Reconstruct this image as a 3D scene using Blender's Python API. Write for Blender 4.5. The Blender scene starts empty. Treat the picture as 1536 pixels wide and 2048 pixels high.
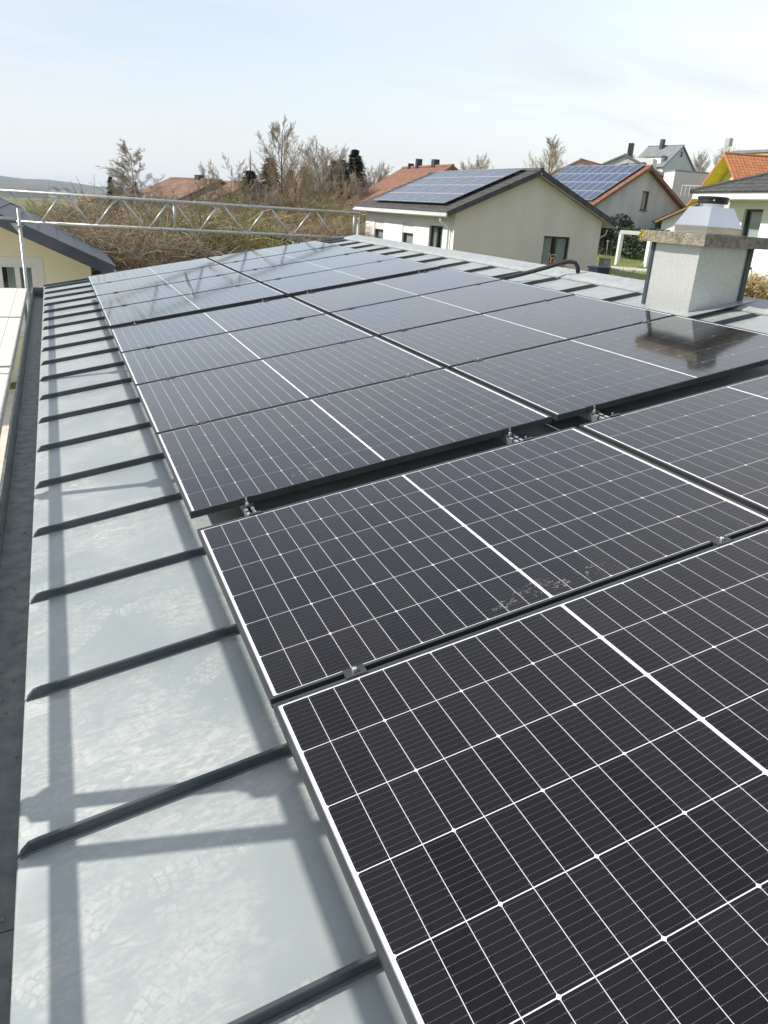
import bpy, bmesh, math, random
from mathutils import Vector, Matrix, noise
from mathutils.geometry import tessellate_polygon

S = bpy.context.scene
COL = S.collection
random.seed(7)
R = math.radians

# ------------------------------------------------------------------ camera
cam = bpy.data.cameras.new('camera'); cam_o = bpy.data.objects.new('camera', cam); COL.objects.link(cam_o)
cam.sensor_fit = 'VERTICAL'; cam.sensor_height = 36.0; cam.lens = 1487.297 / 2048 * 36
cam.shift_x = (768 - 779.58) / 2048; cam.shift_y = (988.507 - 1024) / 2048
cam.clip_start = 0.05; cam.clip_end = 20000
rx = Vector((0.918574, -0.390289, 0.062412)); dn = Vector((-0.086659, -0.352935, -0.931626)); fw = Vector((0.385631, 0.850359, -0.358019))
mw = Matrix((rx, -dn, -fw)).transposed().to_4x4(); mw.translation = (-0.416476, -1.587413, 1.217318)
cam_o.matrix_world = mw
S.camera = cam_o

# ------------------------------------------------------------------ world and sun
SUN_DIR = Vector((1.0, -0.392, -0.80)).normalized()          # the way the light travels
w = bpy.data.worlds.new('World'); S.world = w; w.use_nodes = True
nt = w.node_tree; nt.nodes.clear(); L_ = nt.links.new
def N(t, **k):
    n = nt.nodes.new(t)
    for a, b in k.items(): setattr(n, a, b)
    return n
out = N('ShaderNodeOutputWorld'); bg = N('ShaderNodeBackground'); bg.inputs['Strength'].default_value = 0.15
sky = N('ShaderNodeTexSky', sky_type='NISHITA', sun_disc=False, sun_elevation=R(36.7), sun_rotation=R(68.6))
sky.altitude = 450; sky.air_density = 1.0; sky.dust_density = 1.6; sky.ozone_density = 1.0
tc = N('ShaderNodeTexCoord'); sep = N('ShaderNodeSeparateXYZ'); L_(tc.outputs['Generated'], sep.inputs[0])
# thin high cloud: project the direction on a flat layer so that it streaks towards the horizon
mx = N('ShaderNodeMath', operation='MAXIMUM'); mx.inputs[1].default_value = 0.0; L_(sep.outputs['Z'], mx.inputs[0])
ad = N('ShaderNodeMath', operation='ADD'); ad.inputs[1].default_value = 0.13; L_(mx.outputs[0], ad.inputs[0])
dv = N('ShaderNodeVectorMath', operation='DIVIDE'); cb = N('ShaderNodeCombineXYZ')
for k in range(3): L_(ad.outputs[0], cb.inputs[k])
L_(tc.outputs['Generated'], dv.inputs[0]); L_(cb.outputs[0], dv.inputs[1])
mp = N('ShaderNodeMapping'); mp.inputs['Rotation'].default_value = (0, 0, R(35)); mp.inputs['Scale'].default_value = (0.55, 1.15, 0.0); mp.inputs['Location'].default_value = (3.1, 1.7, 0)
L_(dv.outputs[0], mp.inputs[0])
no = N('ShaderNodeTexNoise'); no.inputs['Scale'].default_value = 1.25; no.inputs['Detail'].default_value = 7; no.inputs['Roughness'].default_value = 0.56; no.inputs['Distortion'].default_value = 0.35
L_(mp.outputs[0], no.inputs['Vector'])
rp = N('ShaderNodeValToRGB'); rp.color_ramp.elements[0].position = 0.36; rp.color_ramp.elements[0].color = (0.42, 0.42, 0.42, 1); rp.color_ramp.elements[1].position = 0.66; rp.color_ramp.elements[1].color = (0.85, 0.85, 0.85, 1)
L_(no.outputs['Fac'], rp.inputs[0])
# the veil is complete near the horizon
hz = N('ShaderNodeMapRange'); hz.inputs['From Min'].default_value = 0.0; hz.inputs['From Max'].default_value = 0.30; hz.inputs['To Min'].default_value = 1.0; hz.inputs['To Max'].default_value = 0.0
L_(sep.outputs['Z'], hz.inputs['Value'])
mxx = N('ShaderNodeMath', operation='MAXIMUM'); L_(rp.outputs[0], mxx.inputs[0]); L_(hz.outputs[0], mxx.inputs[1])
# veil brightness: brighter on the sun's side
sd = N('ShaderNodeVectorMath', operation='DOT_PRODUCT'); L_(tc.outputs['Generated'], sd.inputs[0]); sd.inputs[1].default_value = tuple(-SUN_DIR)
br = N('ShaderNodeMapRange'); br.inputs['From Min'].default_value = -1; br.inputs['From Max'].default_value = 1; br.inputs['To Min'].default_value = 3.9; br.inputs['To Max'].default_value = 6.6
L_(sd.outputs['Value'], br.inputs['Value'])
cl = N('ShaderNodeVectorMath', operation='SCALE'); cl.inputs[0].default_value = (0.925, 0.965, 1.0); L_(br.outputs[0], cl.inputs['Scale'])
mix = N('ShaderNodeMix', data_type='RGBA'); L_(mxx.outputs[0], mix.inputs['Factor']); L_(sky.outputs[0], mix.inputs['A']); L_(cl.outputs[0], mix.inputs['B'])
L_(mix.outputs['Result'], bg.inputs['Color']); L_(bg.outputs[0], out.inputs['Surface'])
sun = bpy.data.lights.new('sun', 'SUN'); sun.energy = 4.9; sun.angle = R(0.53); sun.color = (1.0, 0.955, 0.88)
sun_o = bpy.data.objects.new('sun', sun); COL.objects.link(sun_o); sun_o.rotation_euler = SUN_DIR.to_track_quat('-Z', 'Y').to_euler(); sun_o.location = (-30, 12, 30)
vs = S.view_settings; vs.view_transform = 'Standard'; vs.look = 'None'; vs.exposure = 0.18; vs.gamma = 1.0; vs.use_curve_mapping = False
S.render.engine = 'CYCLES'; S.cycles.use_denoising = True
try: S.cycles.denoiser = 'OPENIMAGEDENOISE'
except Exception: pass
S.cycles.max_bounces = 8; S.cycles.transparent_max_bounces = 12; S.cycles.caustics_reflective = False; S.cycles.caustics_refractive = False

# ------------------------------------------------------------------ materials
def material(name):
    m = bpy.data.materials.new(name); m.use_nodes = True
    b = m.node_tree.nodes['Principled BSDF']
    return m, m.node_tree, b
def simple(name, a, b=None, rough=0.6, metal=0.0, scale=8.0, bump=0.0, bscale=None, spec=0.5, detail=5, coord='Object', stretch=None, lo=0.35, hi=0.65):
    """two base colours mixed by noise, with fine relief"""
    m, t, p = material(name)
    p.inputs['Roughness'].default_value = rough; p.inputs['Metallic'].default_value = metal; p.inputs['Specular IOR Level'].default_value = spec
    if b is None: b = tuple(min(1, c * 1.15) for c in a)
    g = t.nodes.new('ShaderNodeTexCoord'); n = t.nodes.new('ShaderNodeTexNoise'); n.inputs['Scale'].default_value = scale; n.inputs['Detail'].default_value = detail
    src = g.outputs[coord]
    if stretch:
        q = t.nodes.new('ShaderNodeMapping'); q.inputs['Scale'].default_value = stretch; t.links.new(src, q.inputs[0]); src = q.outputs[0]
    t.links.new(src, n.inputs['Vector'])
    r = t.nodes.new('ShaderNodeValToRGB'); r.color_ramp.elements[0].position = lo; r.color_ramp.elements[1].position = hi
    r.color_ramp.elements[0].color = (*a, 1); r.color_ramp.elements[1].color = (*b, 1)
    t.links.new(n.outputs['Fac'], r.inputs[0]); t.links.new(r.outputs[0], p.inputs['Base Color'])
    if bump:
        n2 = t.nodes.new('ShaderNodeTexNoise'); n2.inputs['Scale'].default_value = bscale or scale * 4; n2.inputs['Detail'].default_value = 4
        t.links.new(src, n2.inputs['Vector'])
        bu = t.nodes.new('ShaderNodeBump'); bu.inputs['Strength'].default_value = bump; bu.inputs['Distance'].default_value = 0.02
        t.links.new(n2.outputs['Fac'], bu.inputs['Height']); t.links.new(bu.outputs[0], p.inputs['Normal'])
    return m

def roof_zinc():
    m, t, p = material('zinc_sheet'); n_ = t.nodes.new; l = t.links.new
    geo = n_('ShaderNodeNewGeometry')
    def noi(scale, det=5, rough=0.55, vec=None, dist=0.0):
        n = n_('ShaderNodeTexNoise'); n.inputs['Scale'].default_value = scale; n.inputs['Detail'].default_value = det; n.inputs['Roughness'].default_value = rough; n.inputs['Distortion'].default_value = dist
        l(vec or geo.outputs['Position'], n.inputs['Vector']); return n.outputs['Fac']
    def ramp(f, a, b, ca=(0, 0, 0, 1), cb_=(1, 1, 1, 1)):
        r = n_('ShaderNodeValToRGB'); r.color_ramp.elements[0].position = a; r.color_ramp.elements[1].position = b
        r.color_ramp.elements[0].color = ca; r.color_ramp.elements[1].color = cb_; l(f, r.inputs[0]); return r.outputs[0]
    def math_(op, a, b):
        k = n_('ShaderNodeMath'); k.operation = op
        for i, x in enumerate((a, b)):
            if isinstance(x, (int, float)): k.inputs[i].default_value = x
            else: l(x, k.inputs[i])
        return k.outputs[0]
    base = ramp(noi(1.3, 4), 0.3, 0.7, (0.275, 0.312, 0.314, 1), (0.33, 0.36, 0.358, 1))
    mp_ = n_('ShaderNodeMapping'); mp_.inputs['Rotation'].default_value = (0, 0, R(-28)); mp_.inputs['Scale'].default_value = (5, 13, 5); l(geo.outputs['Position'], mp_.inputs[0])
    scuff = ramp(noi(2.4, 8, 0.8, mp_.outputs[0], 1.6), 0.46, 0.62)
    area = ramp(noi(2.3, 4, 0.55), 0.40, 0.62)
    dust = math_('MULTIPLY', scuff, area)
    fine = ramp(noi(60, 4, 0.7), 0.45, 0.75)
    dust = math_('ADD', math_('MULTIPLY', dust, 0.85), math_('MULTIPLY', math_('MULTIPLY', area, fine), 0.35))
    mx_ = n_('ShaderNodeMix'); mx_.data_type = 'RGBA'; l(math_('MINIMUM', dust, 0.9), mx_.inputs['Factor']); l(base, mx_.inputs['A']); mx_.inputs['B'].default_value = (0.47, 0.47, 0.44, 1)
    def vmath(op, a, b):
        k = n_('ShaderNodeVectorMath'); k.operation = op
        for i, x in enumerate((a, b)):
            if isinstance(x, tuple): k.inputs[i].default_value = x
            else: l(x, k.inputs[i])
        return k.outputs[0]
    def soft(x, a, b):
        k = n_('ShaderNodeMapRange'); k.inputs['From Min'].default_value = a; k.inputs['From Max'].default_value = b; l(x, k.inputs['Value']); return k.outputs[0]
    # dusty tread marks: one print per scattered point, each turned its own way
    total = None
    for ly, (off, size) in enumerate((((0.13, 0.41, 0), 0.34), ((7.7, 3.2, 0), 0.37), ((21.3, 9.1, 0), 0.42))):
        pp = vmath('MULTIPLY', vmath('ADD', geo.outputs['Position'], off), (1, 1, 0))
        v = n_('ShaderNodeTexVoronoi'); v.voronoi_dimensions = '2D'; v.inputs['Scale'].default_value = 1 / size; l(pp, v.inputs['Vector'])
        loc = vmath('SUBTRACT', pp, v.outputs['Position'])
        cs = n_('ShaderNodeSeparateColor'); l(v.outputs['Color'], cs.inputs[0])
        rot = n_('ShaderNodeVectorRotate'); rot.rotation_type = 'Z_AXIS'; l(loc, rot.inputs['Vector']); l(math_('ADD', math_('MULTIPLY', cs.outputs[0], -1.7), 0.2), rot.inputs['Angle'])
        wob = n_('ShaderNodeTexNoise'); wob.inputs['Scale'].default_value = 38; l(geo.outputs['Position'], wob.inputs['Vector'])
        rv = vmath('ADD', rot.outputs[0], vmath('MULTIPLY', vmath('SUBTRACT', wob.outputs['Color'], (0.5, 0.5, 0.5)), (0.024, 0.024, 0)))
        sx = n_('ShaderNodeSeparateXYZ'); l(rv, sx.inputs[0]); X, Y = sx.outputs[0], sx.outputs[1]
        half = math_('ADD', 0.040, math_('MULTIPLY', math_('COSINE', math_('MULTIPLY', X, 22.0), 0), 0.008))      # waisted outline
        inw = soft(math_('SUBTRACT', half, math_('ABSOLUTE', Y, 0)), -0.003, 0.004)
        inl = soft(math_('SUBTRACT', 0.142, math_('ABSOLUTE', X, 0)), -0.004, 0.006)
        row = math_('DIVIDE', X, 0.0245); fr = math_('FRACT', math_('ADD', row, 100), 0)
        colm = math_('FRACT', math_('ADD', math_('ADD', math_('DIVIDE', Y, 0.024), 100), math_('MULTIPLY', math_('FLOOR', row, 0), 0.37)), 0)
        blk = math_('MULTIPLY', soft(math_('ABSOLUTE', math_('SUBTRACT', fr, 0.5), 0), 0.43, 0.36), soft(math_('ABSOLUTE', math_('SUBTRACT', colm, 0.5), 0), 0.43, 0.35))
        nz = ramp(noi(17, 8, 0.85), 0.40, 0.60)
        pr = math_('MULTIPLY', math_('MULTIPLY', inw, inl), math_('MULTIPLY', blk, nz))
        pr = math_('MULTIPLY', pr, soft(cs.outputs[1], 0.25, 0.75))
        total = pr if total is None else math_('MAXIMUM', total, pr)
    sepp = n_('ShaderNodeSeparateXYZ'); l(geo.outputs['Position'], sepp.inputs[0])
    dust = math_('MAXIMUM', dust, math_('MULTIPLY', total, 0.62))
    l(math_('MINIMUM', dust, 0.9), mx_.inputs['Factor'])
    # small pale specks
    v = n_('ShaderNodeTexVoronoi'); v.inputs['Scale'].default_value = 11; l(geo.outputs['Position'], v.inputs['Vector'])
    sp = math_('LESS_THAN', v.outputs['Distance'], 0.035)
    mx2 = n_('ShaderNodeMix'); mx2.data_type = 'RGBA'; l(math_('MULTIPLY', sp, 0.5), mx2.inputs['Factor']); l(mx_.outputs['Result'], mx2.inputs['A']); mx2.inputs['B'].default_value = (0.62, 0.61, 0.58, 1)
    l(mx2.outputs['Result'], p.inputs['Base Color'])
    p.inputs['Metallic'].default_value = 0.15
    ro = n_('ShaderNodeMapRange'); ro.inputs['To Min'].default_value = 0.40; ro.inputs['To Max'].default_value = 0.75; l(dust, ro.inputs['Value']); l(ro.outputs[0], p.inputs['Roughness'])
    bu = n_('ShaderNodeBump'); bu.inputs['Strength'].default_value = 0.12; bu.inputs['Distance'].default_value = 0.01; l(noi(5, 3), bu.inputs['Height']); l(bu.outputs[0], p.inputs['Normal'])
    return m

def cell_mat():
    m, t, p = material('silicon_cell'); n_ = t.nodes.new; l = t.links.new
    tc_ = n_('ShaderNodeTexCoord'); s = n_('ShaderNodeSeparateXYZ'); l(tc_.outputs['Object'], s.inputs[0])
    def math_(op, a, b=None):
        k = n_('ShaderNodeMath'); k.operation = op
        for i, x in enumerate((a, b)):
            if x is None: continue
            if isinstance(x, (int, float)): k.inputs[i].default_value = x
            else: l(x, k.inputs[i])
        return k.outputs[0]
    # fine bus wires across the cell, each ending in a solder dot
    f = math_('FRACT', math_('ADD', math_('DIVIDE', s.outputs['Y'], 0.0166), 0.5))
    wire = math_('LESS_THAN', math_('ABSOLUTE', math_('SUBTRACT', f, 0.5)), 0.022)
    fx = math_('ABSOLUTE', s.outputs['X'])
    pad = math_('MULTIPLY', math_('LESS_THAN', math_('ABSOLUTE', math_('SUBTRACT', fx, 0.0312)), 0.0012), math_('LESS_THAN', math_('ABSOLUTE', math_('SUBTRACT', f, 0.5)), 0.055))
    info = n_('ShaderNodeObjectInfo')
    r = n_('ShaderNodeMix'); r.data_type = 'RGBA'; r.inputs['A'].default_value = (0.0055, 0.0048, 0.0075, 1); r.inputs['B'].default_value = (0.0115, 0.0105, 0.0125, 1); l(info.outputs['Random'], r.inputs['Factor'])
    mx_ = n_('ShaderNodeMix'); mx_.data_type = 'RGBA'; l(math_('MULTIPLY', math_('MAXIMUM', wire, pad), 0.40), mx_.inputs['Factor']); l(r.outputs['Result'], mx_.inputs['A']); mx_.inputs['B'].default_value = (0.22, 0.215, 0.205, 1)
    l(mx_.outputs['Result'], p.inputs['Base Color']); p.inputs['Roughness'].default_value = 0.6; p.inputs['Specular IOR Level'].default_value = 0.03
    return m

def pane_mat(name, ior=1.45, rough=0.02, power=5.0, tint=(1, 1, 1), dust=0.0, dustcol=(0.5, 0.5, 0.48)):
    """clear pane: lets light and sight through, mirrors by Fresnel"""
    m, t, p = material(name); n_ = t.nodes.new; l = t.links.new
    t.nodes.remove(p); o = t.nodes['Material Output']
    ge_ = n_('ShaderNodeNewGeometry'); dt = n_('ShaderNodeVectorMath'); dt.operation = 'DOT_PRODUCT'; l(ge_.outputs['Normal'], dt.inputs[0]); l(ge_.outputs['Incoming'], dt.inputs[1])
    def mth(op, a, b):
        k = n_('ShaderNodeMath'); k.operation = op
        for i, x in enumerate((a, b)):
            if isinstance(x, (int, float)): k.inputs[i].default_value = x
            else: l(x, k.inputs[i])
        return k
    f0 = ((ior - 1) / (ior + 1)) ** 2;                      # Schlick, the same from both sides of the thin pane
    cs_ = mth('MINIMUM', mth('ABSOLUTE', dt.outputs['Value'], 0).outputs[0], 1.0)
    fr = mth('ADD', mth('MULTIPLY', mth('POWER', mth('SUBTRACT', 1.0, cs_.outputs[0]).outputs[0], power).outputs[0], 1 - f0).outputs[0], f0)
    tr = n_('ShaderNodeBsdfTransparent'); tr.inputs['Color'].default_value = (*tint, 1)
    gl = n_('ShaderNodeBsdfGlossy'); gl.inputs['Roughness'].default_value = rough; gl.inputs['Color'].default_value = (1, 1, 1, 1)
    mx_ = n_('ShaderNodeMixShader'); l(fr.outputs[0], mx_.inputs[0])
    if dust:
        g = n_('ShaderNodeNewGeometry'); no_ = n_('ShaderNodeTexNoise'); no_.inputs['Scale'].default_value = 3.0; no_.inputs['Detail'].default_value = 6; l(g.outputs['Position'], no_.inputs['Vector'])
        mr = n_('ShaderNodeMapRange'); mr.inputs['From Min'].default_value = 0.35; mr.inputs['From Max'].default_value = 0.7; mr.inputs['To Min'].default_value = dust * 0.3; mr.inputs['To Max'].default_value = dust; l(no_.outputs['Fac'], mr.inputs['Value'])
        df = n_('ShaderNodeBsdfDiffuse'); df.inputs['Color'].default_value = (*dustcol, 1)
        m2 = n_('ShaderNodeMixShader'); l(mr.outputs[0], m2.inputs[0]); l(tr.outputs[0], m2.inputs[1]); l(df.outputs[0], m2.inputs[2]); l(m2.outputs[0], mx_.inputs[1])
    else: l(tr.outputs[0], mx_.inputs[1])
    l(gl.outputs[0], mx_.inputs[2]); l(mx_.outputs[0], o.inputs['Surface'])
    return m

def print_mat():
    m, t, p = material('dust_print'); n_ = t.nodes.new; l = t.links.new
    g = n_('ShaderNodeNewGeometry'); a = n_('ShaderNodeTexNoise'); a.inputs['Scale'].default_value = 45; a.inputs['Detail'].default_value = 6; a.inputs['Roughness'].default_value = 0.75; l(g.outputs['Position'], a.inputs['Vector'])
    b = n_('ShaderNodeTexNoise'); b.inputs['Scale'].default_value = 5; l(g.outputs['Position'], b.inputs['Vector'])
    k = n_('ShaderNodeMath'); k.operation = 'MULTIPLY'; l(a.outputs['Fac'], k.inputs[0]); l(b.outputs['Fac'], k.inputs[1])
    r = n_('ShaderNodeMapRange'); r.inputs['From Min'].default_value = 0.19; r.inputs['From Max'].default_value = 0.40; r.inputs['To Min'].default_value = 0.0; r.inputs['To Max'].default_value = 0.7; l(k.outputs[0], r.inputs['Value'])
    p.inputs['Base Color'].default_value = (0.52, 0.515, 0.48, 1); p.inputs['Roughness'].default_value = 0.9
    l(r.outputs[0], p.inputs['Alpha'])
    return m

ZINC = roof_zinc()
SEAM = simple('zinc_seam_shaded', (0.062, 0.074, 0.084), (0.10, 0.112, 0.12), rough=0.45, metal=0.5, scale=3, coord='Object')  # darker than the roof zinc: the seams' shaded side is in the colour
GUTTER = simple('gutter_zinc', (0.11, 0.13, 0.13), (0.20, 0.22, 0.21), rough=0.55, metal=0.2, scale=14, bump=0.15, bscale=50)
FLASH = simple('flashing_zinc', (0.29, 0.31, 0.31), (0.38, 0.395, 0.385), rough=0.55, metal=0.1, scale=14, bump=0.25, bscale=60)
FRAME = simple('anodised_frame', (0.045, 0.047, 0.05), (0.07, 0.072, 0.075), rough=0.42, metal=0.4, scale=5)
BACK = simple('white_backsheet', (0.82, 0.83, 0.84), (0.85, 0.85, 0.85), rough=0.6, scale=4)
CELL = cell_mat()
GLASS = pane_mat('solar_glass', ior=1.30, rough=0.08, power=4.0, dust=0.004)
WGLASS = pane_mat('window_glass', ior=1.5, rough=0.0, tint=(0.72, 0.78, 0.78))
PRINT = print_mat()
STEEL = simple('galvanised_steel', (0.40, 0.41, 0.41), (0.56, 0.565, 0.56), rough=0.42, metal=0.55, scale=25, bump=0.05)
CLAD = simple('galvanised_sheet', (0.56, 0.575, 0.565), (0.66, 0.67, 0.655), rough=0.32, metal=0.5, scale=55, detail=2, bump=0.02, bscale=90, lo=0.3, hi=0.75)
INOX = simple('bright_stainless', (0.72, 0.72, 0.73), (0.78, 0.78, 0.78), rough=0.22, metal=1.0, scale=3)
ALU = simple('bright_aluminium', (0.72, 0.72, 0.72), (0.8, 0.8, 0.8), rough=0.3, metal=0.85, scale=6)
BLACK = simple('black_plastic', (0.012, 0.012, 0.013), (0.02, 0.02, 0.021), rough=0.45, scale=6)
HOSE = simple('black_hose_rubber', (0.014, 0.014, 0.015), (0.03, 0.03, 0.03), rough=0.55, scale=20)
CONC = simple('lichen_concrete', (0.13, 0.12, 0.095), (0.32, 0.29, 0.225), rough=0.9, scale=22, detail=10, bump=0.6, bscale=60, lo=0.3, hi=0.7)
LICH = simple('yellow_lichen', (0.50, 0.33, 0.03), (0.62, 0.46, 0.08), rough=0.95, scale=60, bump=0.5)
DECKM = simple('pale_scaffold_deck', (0.60, 0.57, 0.50), (0.70, 0.67, 0.60), rough=0.75, scale=5, stretch=(30, 2, 10), bump=0.1)
WOOD = simple('weathered_timber', (0.22, 0.16, 0.09), (0.34, 0.26, 0.16), rough=0.85, scale=6, stretch=(20, 20, 2), bump=0.3)
BEIGE = simple('beige_render', (0.665, 0.615, 0.53), (0.72, 0.67, 0.585), rough=0.9, scale=1.2, detail=8, stretch=(1, 1, 0.3), bump=0.12, bscale=120)
WHITE = simple('white_render', (0.76, 0.75, 0.71), (0.80, 0.79, 0.76), rough=0.9, scale=2, bump=0.08, bscale=120)
CREAM = simple('cream_render', (0.82, 0.765, 0.55), (0.86, 0.81, 0.59), rough=0.9, scale=1.5, bump=0.08, bscale=100)
GREYR = simple('grey_render', (0.45, 0.47, 0.475), (0.58, 0.59, 0.585), rough=0.9, scale=1.2, detail=8, stretch=(1, 1, 0.22), bump=0.1, bscale=80)
LGREY = simple('light_grey_render', (0.56, 0.58, 0.60), (0.60, 0.62, 0.64), rough=0.9, scale=0.5)
YELLOW = simple('yellow_render', (0.80, 0.72, 0.30), (0.84, 0.77, 0.36), rough=0.9, scale=0.6)
LIME = simple('lime_painted_soffit', (0.66, 0.62, 0.03), (0.72, 0.68, 0.05), rough=0.7, scale=2)
ORANGEW = simple('ochre_render', (0.60, 0.33, 0.14), (0.66, 0.38, 0.17), rough=0.9, scale=0.6)
TGREY = simple('dark_grey_tile', (0.045, 0.044, 0.043), (0.085, 0.083, 0.08), rough=0.75, scale=6, bump=0.2)
SLATE = simple('slate_tile', (0.042, 0.048, 0.062), (0.085, 0.092, 0.108), rough=0.5, scale=1.3, bump=0.15, bscale=12)
TRED = simple('red_clay_tile', (0.18, 0.085, 0.055), (0.27, 0.140, 0.092), rough=0.85, scale=3, bump=0.3)
TBROWN = simple('brown_tile', (0.20, 0.10, 0.06), (0.28, 0.15, 0.09), rough=0.85, scale=2, bump=0.3)
TOLD = simple('weathered_clay_tile', (0.17, 0.095, 0.065), (0.27, 0.165, 0.115), rough=0.9, scale=1.2, detail=8, bump=0.3)
TORANGE = simple('orange_clay_tile', (0.38, 0.14, 0.06), (0.48, 0.19, 0.085), rough=0.85, scale=2, bump=0.3)
TMOSS = simple('mossy_tile', (0.20, 0.17, 0.07), (0.36, 0.22, 0.11), rough=0.95, scale=2.5, detail=8, bump=0.4)
TSTEEL = simple('grey_roof_cover', (0.17, 0.18, 0.19), (0.22, 0.23, 0.235), rough=0.6, scale=1)
DARKFR = simple('anthracite_frame', (0.03, 0.032, 0.035), (0.045, 0.047, 0.05), rough=0.5, scale=3)
WHITEFR = simple('white_window_frame', (0.78, 0.78, 0.77), (0.82, 0.82, 0.81), rough=0.4, scale=3)
CURT = simple('pale_curtain', (0.55, 0.57, 0.54), (0.66, 0.67, 0.64), rough=0.95, scale=12, stretch=(6, 6, 1))
ROOMD = simple('dim_room', (0.05, 0.05, 0.05), (0.09, 0.09, 0.085), rough=0.95, scale=1)
PVBLUE = simple('blue_solar_cells', (0.026, 0.050, 0.105), (0.038, 0.068, 0.14), rough=0.22, scale=3, spec=0.6)
PVGREY = simple('grey_solar_cells', (0.04, 0.055, 0.10), (0.055, 0.075, 0.125), rough=0.2, scale=3, spec=0.6)
BARK = simple('grey_brown_bark', (0.10, 0.075, 0.05), (0.17, 0.13, 0.09), rough=0.95, scale=9, bump=0.4)
BIRCH = simple('birch_bark', (0.30, 0.27, 0.22), (0.62, 0.59, 0.53), rough=0.85, scale=5, lo=0.42, hi=0.55)
TWIG = simple('bare_twigs', (0.226, 0.179, 0.107), (0.378, 0.304, 0.186), rough=0.95, scale=0.8)
TWIGR = simple('reddish_twigs', (0.236, 0.161, 0.099), (0.360, 0.252, 0.148), rough=0.95, scale=0.8)
TWIGO = simple('ochre_twigs', (0.260, 0.223, 0.104), (0.390, 0.335, 0.168), rough=0.95, scale=0.8)
TWIGB = simple('birch_twigs', (0.30, 0.25, 0.19), (0.42, 0.36, 0.28), rough=0.95, scale=0.8)
TWIGG = simple('pale_grey_twigs', (0.277, 0.232, 0.184), (0.409, 0.347, 0.278), rough=0.95, scale=0.8)
NEEDLE = simple('dark_needles', (0.022, 0.036, 0.018), (0.055, 0.068, 0.030), rough=0.9, scale=1.2)
NEEDLEB = simple('olive_needles', (0.050, 0.052, 0.020), (0.11, 0.095, 0.036), rough=0.9, scale=1.0)
LEAF = simple('laurel_leaves', (0.045, 0.085, 0.018), (0.12, 0.18, 0.045), rough=0.5, scale=1.6)
HEDGEL = simple('hedge_leaves', (0.022, 0.042, 0.014), (0.055, 0.085, 0.03), rough=0.6, scale=2)
GRASSM = simple('meadow_grass', (0.085, 0.105, 0.032), (0.17, 0.165, 0.06), rough=0.95, scale=0.35, detail=9, bump=0.4, bscale=8)
LAWNM = simple('lawn_grass', (0.12, 0.16, 0.04), (0.22, 0.24, 0.075), rough=0.95, scale=0.9, detail=9, bump=0.4, bscale=20)
PAVE = simple('pale_paving', (0.50, 0.46, 0.40), (0.60, 0.55, 0.48), rough=0.9, scale=2)
STONE = simple('garden_stone', (0.24, 0.235, 0.21), (0.40, 0.39, 0.36), rough=0.9, scale=5, bump=0.5)
FOREST = simple('far_forest', (0.028, 0.034, 0.022), (0.075, 0.075, 0.045), rough=1.0, scale=0.012, detail=10)
STRAW = simple('dry_straw_grass', (0.36, 0.27, 0.13), (0.48, 0.38, 0.2), rough=0.95, scale=3)

# ------------------------------------------------------------------ mesh helpers
class MB:
    def __init__(s): s.v = []; s.f = []
    def add(s, vs, fs):
        o = len(s.v); s.v += [tuple(a) for a in vs]; s.f += [tuple(i + o for i in q) for q in fs]
    def box(s, a, b, fn=None):
        x0, y0, z0 = a; x1, y1, z1 = b
        vs = [(x0, y0, z0), (x1, y0, z0), (x1, y1, z0), (x0, y1, z0), (x0, y0, z1), (x1, y0, z1), (x1, y1, z1), (x0, y1, z1)]
        if fn: vs = [fn(*q) for q in vs]
        s.add(vs, [(0, 3, 2, 1), (4, 5, 6, 7), (0, 1, 5, 4), (1, 2, 6, 5), (2, 3, 7, 6), (3, 0, 4, 7)])
    def prism(s, bottom, top):
        n = len(bottom); s.add(list(bottom) + list(top), [tuple(range(n))[::-1], tuple(range(n, 2 * n))] + [(i, (i + 1) % n, n + (i + 1) % n, n + i) for i in range(n)])
    def tube(s, pts, rad, n=8, cap=True):
        pts = [Vector(p) for p in pts]; rad = rad if isinstance(rad, (list, tuple)) else [rad] * len(pts)
        o = len(s.v); prev = None
        for i, p in enumerate(pts):
            d = (pts[min(i + 1, len(pts) - 1)] - pts[max(i - 1, 0)])
            if d.length < 1e-9: d = Vector((0, 0, 1))
            d.normalize()
            if prev is None: a = d.orthogonal().normalized()
            else:
                a = prev - d * prev.dot(d)
                a = a.normalized() if a.length > 1e-6 else d.orthogonal().normalized()
            prev = a; b = d.cross(a)
            for k in range(n):
                t = 2 * math.pi * k / n; q = p + (a * math.cos(t) + b * math.sin(t)) * rad[i]; s.v.append((q.x, q.y, q.z))
        for i in range(len(pts) - 1):
            for k in range(n):
                s.f.append((o + i * n + k, o + i * n + (k + 1) % n, o + (i + 1) * n + (k + 1) % n, o + (i + 1) * n + k))
        if cap:
            s.f.append(tuple(o + k for k in range(n))[::-1]); e = o + (len(pts) - 1) * n; s.f.append(tuple(e + k for k in range(n)))
    def mesh(s, name, mat, smooth=False):
        me = bpy.data.meshes.new(name); me.from_pydata(s.v, [], s.f); me.materials.append(mat)
        if smooth: me.polygons.foreach_set('use_smooth', [True] * len(me.polygons))
        me.update(); return me
    def build(s, name, mat, parent=None, smooth=False, **tags):
        o = bpy.data.objects.new(name, s.mesh(name, mat, smooth)); COL.objects.link(o)
        if parent: o.parent = parent
        for k, v in tags.items(): o[k] = v
        return o
def tag(o, label, cat, group=None):
    o['label'] = label; o['category'] = cat
    if group: o['group'] = group
    return o
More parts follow.
